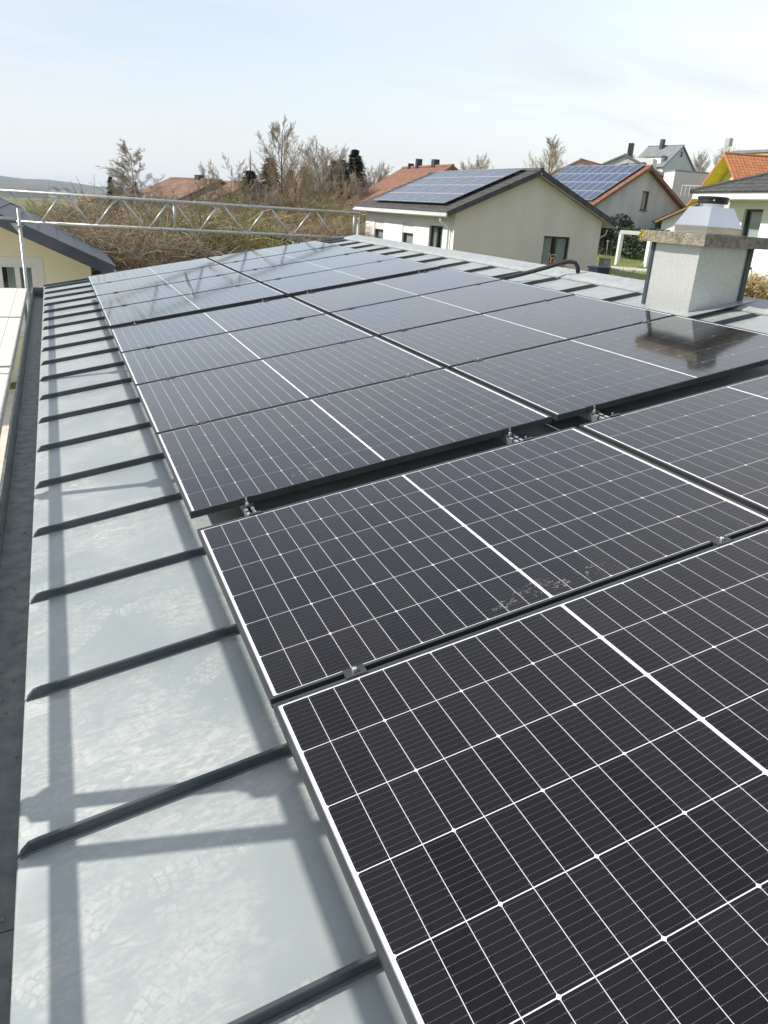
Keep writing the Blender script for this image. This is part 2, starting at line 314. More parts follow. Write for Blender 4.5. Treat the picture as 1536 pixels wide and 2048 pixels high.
def empty(name, label=None, cat=None, group=None, loc=(0, 0, 0), rot=(0, 0, 0)):
    o = bpy.data.objects.new(name, None); COL.objects.link(o); o.location = loc; o.rotation_euler = rot; o.empty_display_size = 0.2
    if label: tag(o, label, cat, group)
    return o
def inst(name, me, parent=None, loc=(0, 0, 0), rot=(0, 0, 0)):
    o = bpy.data.objects.new(name, me); COL.objects.link(o); o.location = loc; o.rotation_euler = rot
    if parent: o.parent = parent
    return o
ORD = ['first', 'second', 'third', 'fourth', 'fifth', 'sixth', 'seventh', 'eighth', 'ninth', 'tenth', 'eleventh', 'twelfth']

# the roof plane: u across the slope (uphill), v along the eave, n out of the roof; n = 0 is the top of the solar panels
SL = 0.185098; cS, sS = math.cos(SL), math.sin(SL)
def T(u, v, n): return (u * cS - n * sS, v, u * sS + n * cS)
RN = -0.13                                                  # roof sheet
UE, UR = -0.65, 4.34                                        # eave edge, start of the right-hand flashing
V0, V1 = -4.0, 11.45
SEAM0, PITCH = -0.069, 0.62

# ------------------------------------------------------------------ terrain, far hills
KN = [(0, 4, -3.1), (-6, 4, -3.1), (6, -10, -3.0), (-12, 16, -3.0), (-25, 20, -4), (8, 20, -2.6), (14, 27, -1.6), (23, 33, -1.5), (24, 27.5, -0.8), (30, 32, -1.1), (17, 13, -0.3), (14, 9, -0.4), (9, 6, -2.2), (35, 46, -0.7), (45, 45, 0.6),
      (20, 48, -1.8), (6, 35, -3.4), (-5, 40, -4.5), (10, 60, -3.5), (-10, 80, -7), (30, 75, 0), (60, 70, 4.2), (60, 50, 3.5), (91, 105, 7.2), (110, 60, 8), (50, 110, 3), (150, 150, 12), (0, 150, -10), (60, 200, 4), (-60, 120, -14), (-150, 100, -18), (-40, 30, -6), (0, 400, -25), (200, 400, 6), (300, 200, 18), (-300, 400, -30), (-200, 0, -12), (0, -100, -1), (100, -60, 5), (300, -100, 15), (-300, -200, -15), (0, -400, 0), (-200, 900, -34), (300, 900, -20), (900, 900, 10), (900, 200, 25), (-900, 500, -36), (-900, -400, -25), (0, 1800, -38), (900, -600, 20), (-1800, 1500, -38), (1800, 1800, 5)]
def zg(x, y):
    n = d = 0.0
    for a, b, c in KN:
        r2 = (x - a) ** 2 + (y - b) ** 2 + 4.0; q = 1 / r2 ** 1.25; n += q * c; d += q
    return n / d
def sheet(name, xs, ys, mat, fz):
    m = MB(); nx = len(xs)
    m.v = [(x, y, fz(x, y)) for y in ys for x in xs]
    m.f = [(j * nx + i, j * nx + i + 1, (j + 1) * nx + i + 1, (j + 1) * nx + i) for j in range(len(ys) - 1) for i in range(nx - 1)]
    o = m.build(name, mat, smooth=True); o['kind'] = 'structure'; return o
def spread(lo, hi, c, inner, step):
    a = []; x = c
    while x < hi:
        a.append(x); x += step if x < c + inner else max(step, (x - c) * 0.16)
    a.append(hi); x = c - step; b = []
    while x > lo:
        b.append(x); x -= step if x > c - inner else max(step, (c - x) * 0.16)
    b.append(lo); return b[::-1] + a
sheet('ground', spread(-5200, 5200, 15, 70, 3.0), spread(-5200, 5200, 30, 80, 3.0), GRASSM, zg)

def hill(name, D, az0, az1, prof, base, depth, n=90):
    """a wooded ridge on an arc round the town; prof gives the crest height over the azimuth"""
    m = MB(); rows = 7; C0 = Vector((-0.42, -1.59))
    for i in range(n + 1):
        a = az0 + (az1 - az0) * i / n; h = prof(a)
        for k in range(rows):
            t = k / (rows - 1); r = D + depth * (t - 0.5) * 2; z = base + (h - base) * math.sin(math.pi * t) ** 0.8
            z += 3.0 * noise.noise((a * 3.1, t * 3, D)) * math.sin(math.pi * t) + (2.2 * noise.noise((a * 17, t * 9, D)) if 0 < k < rows - 1 else 0)
            m.v.append((C0.x + r * math.sin(R(a)), C0.y + r * math.cos(R(a)), z))
    m.f = [(i * rows + k, (i + 1) * rows + k, (i + 1) * rows + k + 1, i * rows + k + 1) for i in range(n) for k in range(rows - 1)]
    o = m.build(name, FOREST, smooth=True); o['kind'] = 'structure'; return o
def lerp_prof(pts):
    def f(a):
        for (a0, h0), (a1, h1) in zip(pts, pts[1:]):
            if a <= a1: return h0 + (h1 - h0) * max(0, (a - a0) / (a1 - a0))
        return pts[-1][1]
    return f
hill('far_hill', 2600, -75, 60, lerp_prof([(-75, 40), (-20, 30), (-5, 27), (-2, 18), (0.5, 17), (3, 9), (8, 8), (15, 12), (30, 20), (60, 30)]), -45, 500)
hill('near_hill', 1300, -75, 45, lerp_prof([(-75, 6), (-15, -4), (-6, -7), (-2, -3), (2, -8), (8, -6), (20, 0), (45, 8)]), -42, 260)

YARD = simple('pale_gravel', (0.50, 0.46, 0.38), (0.62, 0.58, 0.50), rough=0.95, scale=6, detail=10, bump=0.3, bscale=60)
sheet('yard', [-9 + i * .7 for i in range(14)], [-5 + i * .8 for i in range(25)], YARD, lambda x, y: zg(x, y) + 0.06)
# ------------------------------------------------------------------ the building under the roof
HOUSE = empty('building', 'low building under the grey standing seam metal roof that carries the black solar panels', 'building', loc=T(2, 4, RN))
INV = Vector(HOUSE.location)
def Th(u, v, n): q = T(u, v, n); return (q[0] - INV.x, q[1] - INV.y, q[2] - INV.z)
k0 = int(math.floor((V0 - SEAM0) / PITCH)); seams = [SEAM0 + PITCH * k for k in range(k0, 25) if V0 <= SEAM0 + PITCH * k < V1 - 0.05]
edges = [V0] + seams + [V1]
nu = 26
for a, b in zip(edges, edges[1:]):
    m = MB(); nv = 5; ph = random.random() * 50
    for j in range(nv):
        for i in range(nu):
            u = UE + (UR - UE) * i / (nu - 1); v = a + 0.004 + (b - a - 0.008) * j / (nv - 1)
            d = 0.0009 * noise.noise((u * 1.7 + ph, v * 2.3, ph)) * (0.2 if j in (0, nv - 1) else 1)
            m.v.append(Th(u, v, RN + d))
    m.f = [(j * nu + i, j * nu + i + 1, (j + 1) * nu + i + 1, (j + 1) * nu + i) for j in range(nv - 1) for i in range(nu - 1)]
    o = m.v  # hem folded down at the eave
    base = len(m.v); m.v += [Th(UE - 0.006, a + 0.004, RN - 0.006), Th(UE - 0.006, b - 0.004, RN - 0.006), Th(UE - 0.004, a + 0.004, RN - 0.03), Th(UE - 0.004, b - 0.004, RN - 0.03)]
    m.f += [(0, (nv - 1) * nu, base + 1, base), (base, base + 1, base + 3, base + 2)]
    m.build('roof_sheet', ZINC, HOUSE, smooth=True)
# one standing seam, folded over at the eave; copies share the mesh
m = MB(); SH = 0.031
prof = [(UE + 0.002, 0.001), (UE + 0.004, 0.007), (UE + 0.028, SH - 0.002), (UE + 0.05, SH), (4.22, SH), (4.26, 0.012), (4.30, 0.001)]
top = [(u, h) for u, h in prof]
for i, (u, h) in enumerate(top):
    wd = 0.006 if i not in (0, 1) else 0.010
    for (dv, z) in ((-wd - 0.004, 0), (-wd, 0.004), (-wd, max(h - 0.002, 0.0005)), (-wd + 0.002, h), (wd - 0.002, h), (wd, max(h - 0.002, 0.0005)), (wd, 0.004), (wd + 0.004, 0)):
        m.v.append(Th(u, 4 + dv, RN + min(z, h) + 0.0005))
for i in range(len(top) - 1):
    for k in range(7): m.f.append((i * 8 + k, i * 8 + k + 1, (i + 1) * 8 + k + 1, (i + 1) * 8 + k))
m.f += [tuple(range(8)), tuple((len(top) - 1) * 8 + k for k in range(8))[::-1]]
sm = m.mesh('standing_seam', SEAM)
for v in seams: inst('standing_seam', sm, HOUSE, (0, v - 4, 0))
# underlay deck, flashings, gutter, walls
m = MB(); m.box((UE + 0.01, V0, RN - 0.16), (4.58, V1 - 0.01, RN - 0.035), Th); m.build('roof_deck', WOOD, HOUSE)
m = MB()
pf = [(UR - 0.03, RN + 0.012), (UR + 0.02, RN + 0.030), (4.57, RN + 0.036), (4.595, RN + 0.030), (4.60, RN - 0.10), (4.585, RN - 0.10), (4.58, RN + 0.01), (UR - 0.03, RN + 0.002)]
nseg = 14
for a in range(nseg):
    v0 = V0 + (V1 - V0) * a / nseg; v1 = V0 + (V1 - V0) * (a + 1) / nseg - 0.004
    m.prism([Th(u, v0, n) for u, n in pf], [Th(u, v1, n + 0.0015 * (a % 2)) for u, n in pf])
m.build('side_flashing', FLASH, HOUSE)
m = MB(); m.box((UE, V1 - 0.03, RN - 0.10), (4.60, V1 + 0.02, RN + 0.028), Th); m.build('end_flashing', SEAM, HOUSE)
# box gutter (upright): outline in world x/z, run along y
ge = T(UE, 0, RN); gx, gz = ge[0], ge[2]
m = MB(); t_ = 0.004
go = [(gx + 0.004, gz - 0.014), (gx + 0.004, gz - 0.15), (gx - 0.15, gz - 0.15), (gx - 0.158, gz - 0.012), (gx - 0.172, gz - 0.010), (gx - 0.174, gz - 0.022), (gx - 0.166, gz - 0.026), (gx - 0.155, gz - 0.154), (gx + 0.008, gz - 0.154), (gx + 0.008, gz - 0.014)]
ng = 8
for a in range(ng):
    y0 = V0 + (V1 + 0.02 - V0) * a / ng; y1 = V0 + (V1 + 0.02 - V0) * (a + 1) / ng - 0.003
    n = len(go); vs_ = [(x - INV.x, y - INV.y, z - INV.z) for y in (y0, y1) for x, z in go]
    m.add(vs_, [(i, (i + 1) % n, n + (i + 1) % n, n + i) for i in range(n)])
for y in (V0 + 0.002, V1 + 0.016):
    m.box((gx - 0.155 - INV.x, y - INV.y, gz - 0.15 - INV.z), (gx + 0.004 - INV.x, y + 0.003 - INV.y, gz - 0.014 - INV.z))
gut = m.build('gutter', GUTTER, HOUSE)
m = MB()
for i in range(140):
    y = random.uniform(-1.5, 8) - INV.y; x = gx - random.uniform(.02, .14) - INV.x; z = gz - .1485 - INV.z; r_ = random.uniform(.003, .014); a = random.random() * 6.28
    c1_, s1_ = math.cos(a) * r_, math.sin(a) * r_
    m.add([(x - c1_, y - s1_, z), (x + s1_ * .4, y - c1_ * .4, z + .003), (x + c1_, y + s1_, z + .002), (x - s1_ * .4, y + c1_ * .4, z + .001)], [(0, 1, 2, 3)])
m.build('gutter_debris', WOOD, gut, kind='stuff')
for nm, a, b in (('wall', T(UE + 0.12, V0 + 0.3, 0), T(UE + 0.36, V1 - 0.3, 0)), ('wall', T(4.2, V0 + 0.3, 0), T(4.44, V1 - 0.3, 0))):
    m = MB(); zt = a[2] - 0.36; m.box((a[0] - INV.x, a[1] - INV.y, -3.3 - INV.z), (b[0] - INV.x, b[1] - INV.y, zt - INV.z)); m.build(nm, WHITE, HOUSE)
for v in (V0 + 0.3, V1 - 0.54):
    m = MB(); A = [T(UE + 0.37, v, -0.36), T(4.19, v, -0.36)]
    lo = [(A[0][0], v, -3.3), (A[1][0], v, -3.3), A[1], A[0]]
    m.prism([(x - INV.x, y - INV.y, z - INV.z) for x, y, z in lo], [(x - INV.x, y + 0.24 - INV.y, z - INV.z) for x, y, z in lo]); m.build('wall', WHITE, HOUSE)

# ------------------------------------------------------------------ shoe prints on the glass
def sole(mb, cu, cv, ang, size, lift, tr, keep=1.0, style=0):
    """tread blocks of one shoe print"""
    ca, sa = math.cos(ang), math.sin(ang); Ls, Ws = 0.29 * size, 0.10 * size
    rows = 11
    for r_ in range(rows):
        t = (r_ + 0.5) / rows
        wd = Ws * (0.62 + 0.38 * math.sin(math.pi * min(1, t * 1.05)) if t > 0.42 else 0.72 - 0.22 * math.sin(math.pi * t / 0.42 * 0.9))
        if 0.36 < t < 0.44: continue
        cols = 4 if style == 0 else 3
        for c_ in range(cols):
            if random.random() > keep: continue
            s0 = (c_ / cols - 0.5) * 2 * wd / 2 * 1.0; s1 = ((c_ + 0.80) / cols - 0.5) * 2 * wd / 2
            x0 = (t - 0.5) * Ls - Ls / rows * 0.40; x1 = x0 + Ls / rows * 0.78
            sk = (0.012 if style else 0.005) * (1 if c_ % 2 else -1)
            q = []
            for (a, b) in ((x0, s0), (x1, s0), (x1, s1), (x0, s1)):
                a += sk * (b / max(wd, 1e-6)) + random.uniform(-.003, .003); b += random.uniform(-.002, .002)
                q.append(Vector((cu + a * ca - b * sa, cv + a * sa + b * ca, 0)))
            for _ in range(9):                                    # each block leaves a few smeared grains
                s_, t2 = random.gauss(.5, .33), random.gauss(.5, .33); p = q[0].lerp(q[1], s_).lerp(q[3].lerp(q[2], s_), t2); th = ang + random.gauss(.2, .35); l1, l2 = random.uniform(.0015, .006), random.uniform(.0006, .0018)
                d1, d2 = Vector((math.cos(th), math.sin(th), 0)) * l1, Vector((-math.sin(th), math.cos(th), 0)) * l2
                mb.add([tr(v.x, v.y, lift) for v in (p - d1, p - d2, p + d1, p + d2)], [(0, 1, 2, 3)])
# ------------------------------------------------------------------ solar panels
PL, PW = 1.762, 1.134
ROT = (0, -SL, 0)
MU, MV = 0.0205, 0.0150; PU, PV_ = 0.07133, 0.1840; CG = 0.009
cu_ = [MU + PU * (i + .5) + (CG if i >= 12 else 0) for i in range(24)]; cv_ = [MV + PV_ * (j + .5) for j in range(6)]
def cell_mesh(kind, name='cell'):
    hx, hy, ch = 0.03480, 0.0906, 0.0041
    l, r = kind == 'l', kind == 'r'
    pts = [(-hx + (ch if l else 0), -hy), (hx - (ch if r else 0), -hy)] + ([(hx, -hy + ch), (hx, hy - ch)] if r else []) + [(hx - (ch if r else 0), hy), (-hx + (ch if l else 0), hy)] + ([(-hx, hy - ch), (-hx, -hy + ch)] if l else [])
    m = MB(); m.prism([(x, y, -0.0004) for x, y in pts], [(x, y, 0) for x, y in pts]); return m.mesh(name, CELL), pts
CM = {k: cell_mesh(k) for k in 'lmr'}
# joined sheet for the rows too far off to pick cells apart
mj = MB(); mj_obj = None
for i, u in enumerate(cu_):
    for v in cv_:
        pts = CM['lmr'[i % 3]][1]; mj.add([(u + x, v + y, -0.003) for x, y in pts], [tuple(range(len(pts)))])
CELLS_FAR = mj.mesh('cells', CELL)
m = MB(); fh = 0.030; lip = 0.010
for a, b in (((0, 0, -fh), (PL, 0.0018, 0)), ((0, PW - 0.0018, -fh), (PL, PW, 0)), ((0, 0.0018, -fh), (0.0018, PW - 0.0018, 0)), ((PL - 0.0018, 0.0018, -fh), (PL, PW - 0.0018, 0)),
             ((0.0018, 0.0018, -0.0016), (PL - 0.0018, lip, -0.0001)), ((0.0018, PW - lip, -0.0016), (PL - 0.0018, PW - 0.0018, -0.0001)), ((0.0018, lip, -0.0016), (lip, PW - lip, -0.0001)), ((PL - lip, lip, -0.0016), (PL - 0.0018, PW - lip, -0.0001)),
             ((0.0018, 0.0018, -fh), (PL - 0.0018, 0.025, -fh + 0.0015)), ((0.0018, PW - 0.025, -fh), (PL - 0.0018, PW - 0.0018, -fh + 0.0015)), ((0.0018, 0.025, -fh), (0.025, PW - 0.025, -fh + 0.0015)), ((PL - 0.025, 0.025, -fh), (PL - 0.0018, PW - 0.025, -fh + 0.0015))):
    m.box(a, b)
FRM = m.mesh('frame', FRAME)
m = MB(); m.box((0.0035, 0.0035, -0.0052), (PL - 0.0035, PW - 0.0035, -0.0036)); BKM = m.mesh('backsheet', BACK)
m = MB(); m.add([(0.004, 0.004, -0.0018), (PL - 0.004, 0.004, -0.0018), (PL - 0.004, PW - 0.004, -0.0018), (0.004, PW - 0.004, -0.0018)], [(0, 1, 2, 3)]); GLM = m.mesh('glass', GLASS)
U2 = PL + 0.0314
ROWS = [-1.154, 0.0, 1.310, 2.464, 3.618, 4.772, 6.097, 7.251, 8.405, 9.559]
PANELS = {}
for r_, v in enumerate(ROWS):
    for c_, u in enumerate((0.0, U2)):
        side = 'left' if c_ == 0 else 'right'
        lab = 'black framed solar panel on the metal roof, %s column, %s row from the camera' % (side, ORD[r_])
        jit = (random.uniform(-.0012, .0012), random.uniform(-.0012, .0012))
        p = empty('solar_panel', lab, 'solar panel', 'black solar panels in rows on the metal roof', T(u, v, 0), (jit[0], -SL + jit[1], 0))
        PANELS[(r_, c_)] = p
        inst('frame', FRM, p); inst('backsheet', BKM, p); inst('glass', GLM, p)
        if 0 <= r_ <= 5 and not (r_ == 0 and c_ == 1):
            for i, cu in enumerate(cu_):
                me = CM['lmr'[i % 3]][0]
                for cv in cv_: inst('cell', me, p, (cu, cv, -0.0028))
        else:
            o = inst('cells', CELLS_FAR, p); o['kind'] = 'stuff'
m = MB()
for (u, v, a, kp) in ((0.81, 0.075, 0.25, .85), (1.03, 0.065, 0.1, .5)):
    sole(m, u, v, a, .8, -0.0013, lambda x, y, z: (x, y, z), keep=kp, style=1)
o = m.build('shoe_print', PRINT, PANELS[(1, 0)]); 
m = MB(); sole(m, 0.55, 0.12, 0.1, .6, -0.0013, lambda x, y, z: (x, y, z), keep=.35, style=1); m.build('shoe_print', PRINT, PANELS[(2, 0)])

# rails and clamps
def Tr(u, v, n): return T(u, v, n)
RU = [(0.235, 'left column, left rail'), (1.515, 'left column, right rail'), (U2 + 0.205, 'right column, left rail'), (U2 + 1.495, 'right column, right rail')]
m = MB()
for a, b in (((-0.020, 0, -0.070), (0.020, 1, -0.066)), ((-0.020, 0, -0.066), (-0.016, 1, -0.0305)), ((0.016, 0, -0.066), (0.020, 1, -0.0305)), ((-0.016, 0, -0.034), (-0.007, 1, -0.0305)), ((0.007, 0, -0.034), (0.016, 1, -0.0305))): m.box(a, b)
RAILM = m.mesh('mounting_rail', ALU)
SPANS = [(-1.19, 1.26, 'beneath the two rows nearest the camera'), (1.245, 5.96, 'beneath the middle four rows'), (6.04, 10.74, 'beneath the farthest four rows')]
for u, txt in RU:
    for k, (a, b, wt) in enumerate(SPANS):
        o = inst('mounting_rail', RAILM, None, T(u, a if k else a, 0), ROT); o.scale = (1, b - a - (0.03 if k < 2 else 0), 1)
        tag(o, 'aluminium rail %s, %s' % (wt, txt), 'mounting rail', 'mounting rails under the solar panels')
# seam clamps carrying the rails
m = MB(); m.box((-0.025, -0.022, -0.0985), (0.025, -0.0065, -0.0705)); m.box((-0.025, 0.0065, -0.0985), (0.025, 0.022, -0.0705)); m.box((-0.02, -0.0065, -0.0975), (0.02, 0.0065, -0.0715)); SCM = m.mesh('clamp_block', ALU)
mb_ = MB(); mb_.tube([(0, -0.034, -0.09), (0, -0.022, -0.09)], 0.008, 6); SCB = mb_.mesh('bolt', ALU)
for u, txt in RU:
    for s_ in seams:
        if s_ < -1.1 or s_ > 10.6: continue
        e = empty('seam_clamp', 'small aluminium clamp gripping a standing seam under the solar panel rails', 'clamp', 'seam clamps under the panel rails', T(u, s_, 0), ROT)
        inst('clamp_block', SCM, e); inst('bolt', SCB, e)
# clamps between neighbouring rows, and end clamps at the open edges of a block
m = MB(); m.box((-0.030, -0.019, 0.0004), (0.030, 0.019, 0.0030)); m.box((-0.03, -0.006, -0.03), (0.03, 0.006, 0.0004)); MIDP = m.mesh('clamp_plate', FRAME)
m = MB(); m.tube([(0, 0, 0.0035), (0, 0, 0.0125)], 0.0075, 6); m.tube([(0, 0, 0.0125), (0, 0, 0.0135)], 0.004, 6); MIDB = m.mesh('bolt', ALU)
m = MB(); m.box((-0.025, -0.034, -0.030), (0.025, -0.001, -0.026)); m.box((-0.025, -0.005, -0.026), (0.025, -0.001, 0.0004)); m.box((-0.025, -0.005, 0.0004), (0.025, 0.009, 0.0034)); ENDP = m.mesh('clamp_bracket', FRAME)
m = MB(); m.tube([(0, -0.019, -0.026), (0, -0.019, 0.006)], 0.004, 6); m.tube([(0, -0.019, -0.026), (0, -0.019, -0.016)], 0.0085, 6); ENDB = m.mesh('bolt', ALU)
for r_ in range(9):
    if r_ in (1, 5): continue
    for u, txt in RU:
        if r_ == 0 and u > 3: continue
        e = empty('mid_clamp', 'clamp between the %s and %s panel rows, %s' % (ORD[r_], ORD[r_ + 1], txt), 'clamp', 'clamps in the gaps between panel rows', T(u, ROWS[r_ + 1] - 0.010, 0.0008), ROT)
        inst('clamp_plate', MIDP, e); inst('bolt', MIDB, e)
for v, flip, txt2 in ((ROWS[2], 0, 'near edge of the third panel row'), (ROWS[6], 0, 'near edge of the seventh panel row'), (ROWS[9] + PW, 1, 'far edge of the tenth panel row'), (ROWS[1] + PW, 1, 'far edge of the second panel row'), (ROWS[5] + PW, 1, 'far edge of the sixth panel row')):
    for u, txt in RU:
        e = empty('end_clamp', 'end clamp at the %s, %s' % (txt2, txt), 'clamp', 'end clamps at the open edges of the panel blocks', T(u, v, 0.0008), (0, -SL, 0))
        if flip: e.rotation_euler = (Matrix.Rotation(-SL, 3, 'Y') @ Matrix.Rotation(math.pi, 3, 'Z')).to_euler()
        inst('clamp_bracket', ENDP, e); inst('bolt', ENDB, e)

# ------------------------------------------------------------------ black hose over the flashing
pts = []
for (u, v, n) in ((3.62, 5.30, -0.100), (3.80, 5.22, -0.088), (3.92, 5.17, -0.072), (4.05, 5.08, -0.045), (4.20, 4.98, -0.010), (4.32, 4.90, 0.022), (4.39, 4.86, 0.028), (4.435, 4.83, 0.012), (4.455, 4.82, -0.03), (4.46, 4.82, -0.088)):
    pts.append(T(u, v, n))
m = MB(); m.tube(pts, 0.021, 10); o = m.build('drain_hose', HOSE, smooth=True); tag(o, 'black hose arching from the panels over the right edge of the metal roof', 'hose')

# ------------------------------------------------------------------ chimney with its cowl
CX0, CX1, CY0, CY1 = 3.885, 4.385, 2.745, 3.235; CZ = 1.105
CH = empty('chimney', 'square chimney clad in galvanised sheet with a lichened concrete cap', 'chimney', loc=(4.135, 2.99, 0.62))
def L(x, y, z, o=(4.135, 2.99, 0.62)): return (x - o[0], y - o[1], z - o[2])
def cbox(name, a, b, mat, parent=CH): m = MB(); m.box(L(*a), L(*b)); return m.build(name, mat, parent)
t_ = 0.012
cbox('cladding_sheet', (CX0, CY0 + t_, 0.5), (CX0 + t_, CY1, CZ), CLAD)
cbox('cladding_sheet', (CX0 + 0.002, CY0, 0.5), (CX1 - 0.03, CY0 + t_, CZ), CLAD)
cbox('cladding_sheet', (CX1 - t_, CY0 + t_, 0.5), (CX1, CY1, CZ), CLAD)
cbox('cladding_sheet', (CX0 + t_, CY1 - t_, 0.5), (CX1 - t_, CY1, CZ), CLAD)
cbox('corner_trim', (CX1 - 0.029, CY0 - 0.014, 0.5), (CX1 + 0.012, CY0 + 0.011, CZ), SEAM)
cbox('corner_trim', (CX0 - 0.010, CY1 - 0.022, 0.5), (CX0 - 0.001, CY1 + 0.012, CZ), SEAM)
cbox('corner_trim', (CX0 - 0.0035, CY0 - 0.0035, 0.5), (CX0 + 0.0015, CY0 + 0.010, CZ), CLAD)
# apron flashing round the foot
m = MB()
for a, b in (((CX0 - 0.10, CY0 - 0.10), (CX1 + 0.06, CY0 - 0.001)), ((CX0 - 0.10, CY0), (CX0 - 0.001, CY1 + 0.1))):
    q = []
    for (x, y) in ((a[0], a[1]), (b[0], a[1]), (b[0], b[1]), (a[0], b[1])):
        u = (x + (RN + 0.002) * sS) / cS; q.append(T(u, y, RN + 0.0345))
    m.prism([L(*p) for p in q], [L(p[0] - sS * 0.003, p[1], p[2] + 0.003) for p in q])
m.build('apron_flashing', ZINC, CH)
# concrete cap: bevelled slab with worn edge
bm = bmesh.new(); bmesh.ops.create_cube(bm, size=1)
cx0, cx1, cy0, cy1, cz0, cz1 = 3.80, 4.56, 2.632, 3.315, 1.1065, 1.187
bmesh.ops.subdivide_edges(bm, edges=bm.edges[:], cuts=9, use_grid_fill=True)
for v in bm.verts:
    v.co = Vector(L(cx0 + (v.co.x + .5) * (cx1 - cx0), cy0 + (v.co.y + .5) * (cy1 - cy0), cz0 + (v.co.z + .5) * (cz1 - cz0)))
    nn = noise.noise_vector(v.co * 14) * 0.0045 + noise.noise_vector(v.co * 40) * 0.003
    nn.z *= 0.4; v.co += nn
me = bpy.data.meshes.new('cap_slab'); bm.to_mesh(me); bm.free(); me.materials.append(CONC)
cap = inst('cap_slab', me, CH)
m = MB()
for i in range(60):
    a = random.random() ** 2.4 * 0.5; z = random.uniform(1.115, 1.183); r_ = random.uniform(.003, .012) * (1 if a < .15 else .6)
    px, py, ax = cx0 - 0.0045, cy1 - a, 0
    ring = []
    for k in range(7):
        t = k / 7 * 6.283; rr = r_ * random.uniform(.6, 1.2)
        ring.append((px, py + rr * math.cos(t), z + rr * .8 * math.sin(t)) if ax == 0 else (px + rr * math.cos(t), py, z + rr * .8 * math.sin(t)))
    bk = [(x + (0.006 if ax == 0 else 0), y + (0.006 if ax else 0), z_) for x, y, z_ in ring]
    m.prism([L(*p) for p in bk], [L(*p) for p in ring])
m.build('lichen', LICH, CH)
# cowl on the cap
CW = empty('chimney_cowl', 'shiny stainless steel pyramid cowl with a black collar on the chimney cap', 'chimney cowl', loc=(4.205, 3.04, 1.187))
o_ = (4.205, 3.04, 1.187)
def sq(h, z): return [(-h, -h, z), (h, -h, z), (h, h, z), (-h, h, z)]
m = MB(); m.prism(sq(0.165, 0.001), sq(0.168, 0.052)); m.build('skirt', INOX, CW)
m = MB(); m.prism(sq(0.176, 0.0525), sq(0.172, 0.058)); m.prism(sq(0.169, 0.0585), sq(0.112, 0.190)); hd = m.build('hood', INOX, CW)
m = MB(); m.tube([(0, 0, 0.1905), (0, 0, 0.215)], 0.088, 24); m.build('neck', INOX, CW, smooth=False)
m = MB(); m.tube([(0, 0, 0.2155), (0, 0, 0.222), (0, 0, 0.232), (0, 0, 0.236), (0, 0, 0.246), (0, 0, 0.250), (0, 0, 0.262), (0, 0, 0.266)], [0.104, 0.112, 0.112, 0.106, 0.106, 0.112, 0.112, 0.104], 28); col = m.build('collar', BLACK, CW, smooth=False)
m = MB(); m.tube([(-0.076, -0.086, 0.238), (-0.080, -0.091, 0.238)], 0.007, 8); m.build('screw', ALU, col)

# ------------------------------------------------------------------ scaffold: girder, standards, rails, decks
def tube_thing(name, a, b, label, cat, group=None, r=0.02415, mat=STEEL):
    m = MB(); m.tube([Vector((0, 0, 0)), Vector(b) - Vector(a)], r, 14); o = bpy.data.objects.new(name, m.mesh(name, mat)); COL.objects.link(o); o.location = a
    smooth_sides(o.data); return tag(o, label, cat, group)
def smooth_sides(me):
    for p in me.polygons: p.use_smooth = len(p.vertices) == 4
GY = 12.2
G = empty('lattice_girder', 'galvanised lattice girder spanning above the far end of the metal roof', 'lattice girder', loc=(1.9, GY, 0.65))
def gt(name, a, b, r):
    m = MB(); m.tube([(a[0] - 1.9, 0, a[1] - 0.65), (b[0] - 1.9, 0, b[1] - 0.65)], r, 12); me = m.mesh(name, STEEL); smooth_sides(me); return inst(name, me, G)
gt('chord', (-1.75, 1.10), (4.86, 1.10), 0.0242); gt('chord', (-0.93, 0.655), (4.80, 0.655), 0.0242)
bx = [-0.62 + 0.832 * i for i in range(7)]
for i, x in enumerate(bx):
    gt('diagonal', (x - 0.055, 0.68), (x - 0.36, 1.076), 0.0165)
    if i < 6: gt('diagonal', (x + 0.055, 0.68), (x + 0.36, 1.076), 0.0165)
gt('upright', (1.50, 0.68), (1.50, 1.076), 0.022); gt('upright', (4.74, 0.68), (4.74, 1.076), 0.022)
def standard(x, y, z0, z1, label, cols=()):
    s_ = empty('scaffold_standard', label, 'scaffold post', 'upright scaffold tubes', (x, y, z0))
    m = MB(); m.tube([(0, 0, 0), (0, 0, z1 - z0)], 0.02415, 14); me = m.mesh('tube', STEEL); smooth_sides(me); inst('tube', me, s_)
    for zc in cols:
        m = MB(); m.tube([(0, 0, zc - z0 - 0.005), (0, 0, zc - z0 + 0.005)], 0.060, 8); m.tube([(0, 0, zc - z0 - 0.05), (0, 0, zc - z0 - 0.005)], 0.031, 12); m.build('rosette', STEEL, s_)
    return s_
standard(-0.885, 12.13, -3.3, 0.86, 'galvanised scaffold post with rosettes at the left end of the lattice girder', (-0.42, 0.60))
standard(4.80, 12.14, -3.2, 1.02, 'galvanised scaffold post at the right end of the lattice girder', (0.55,))
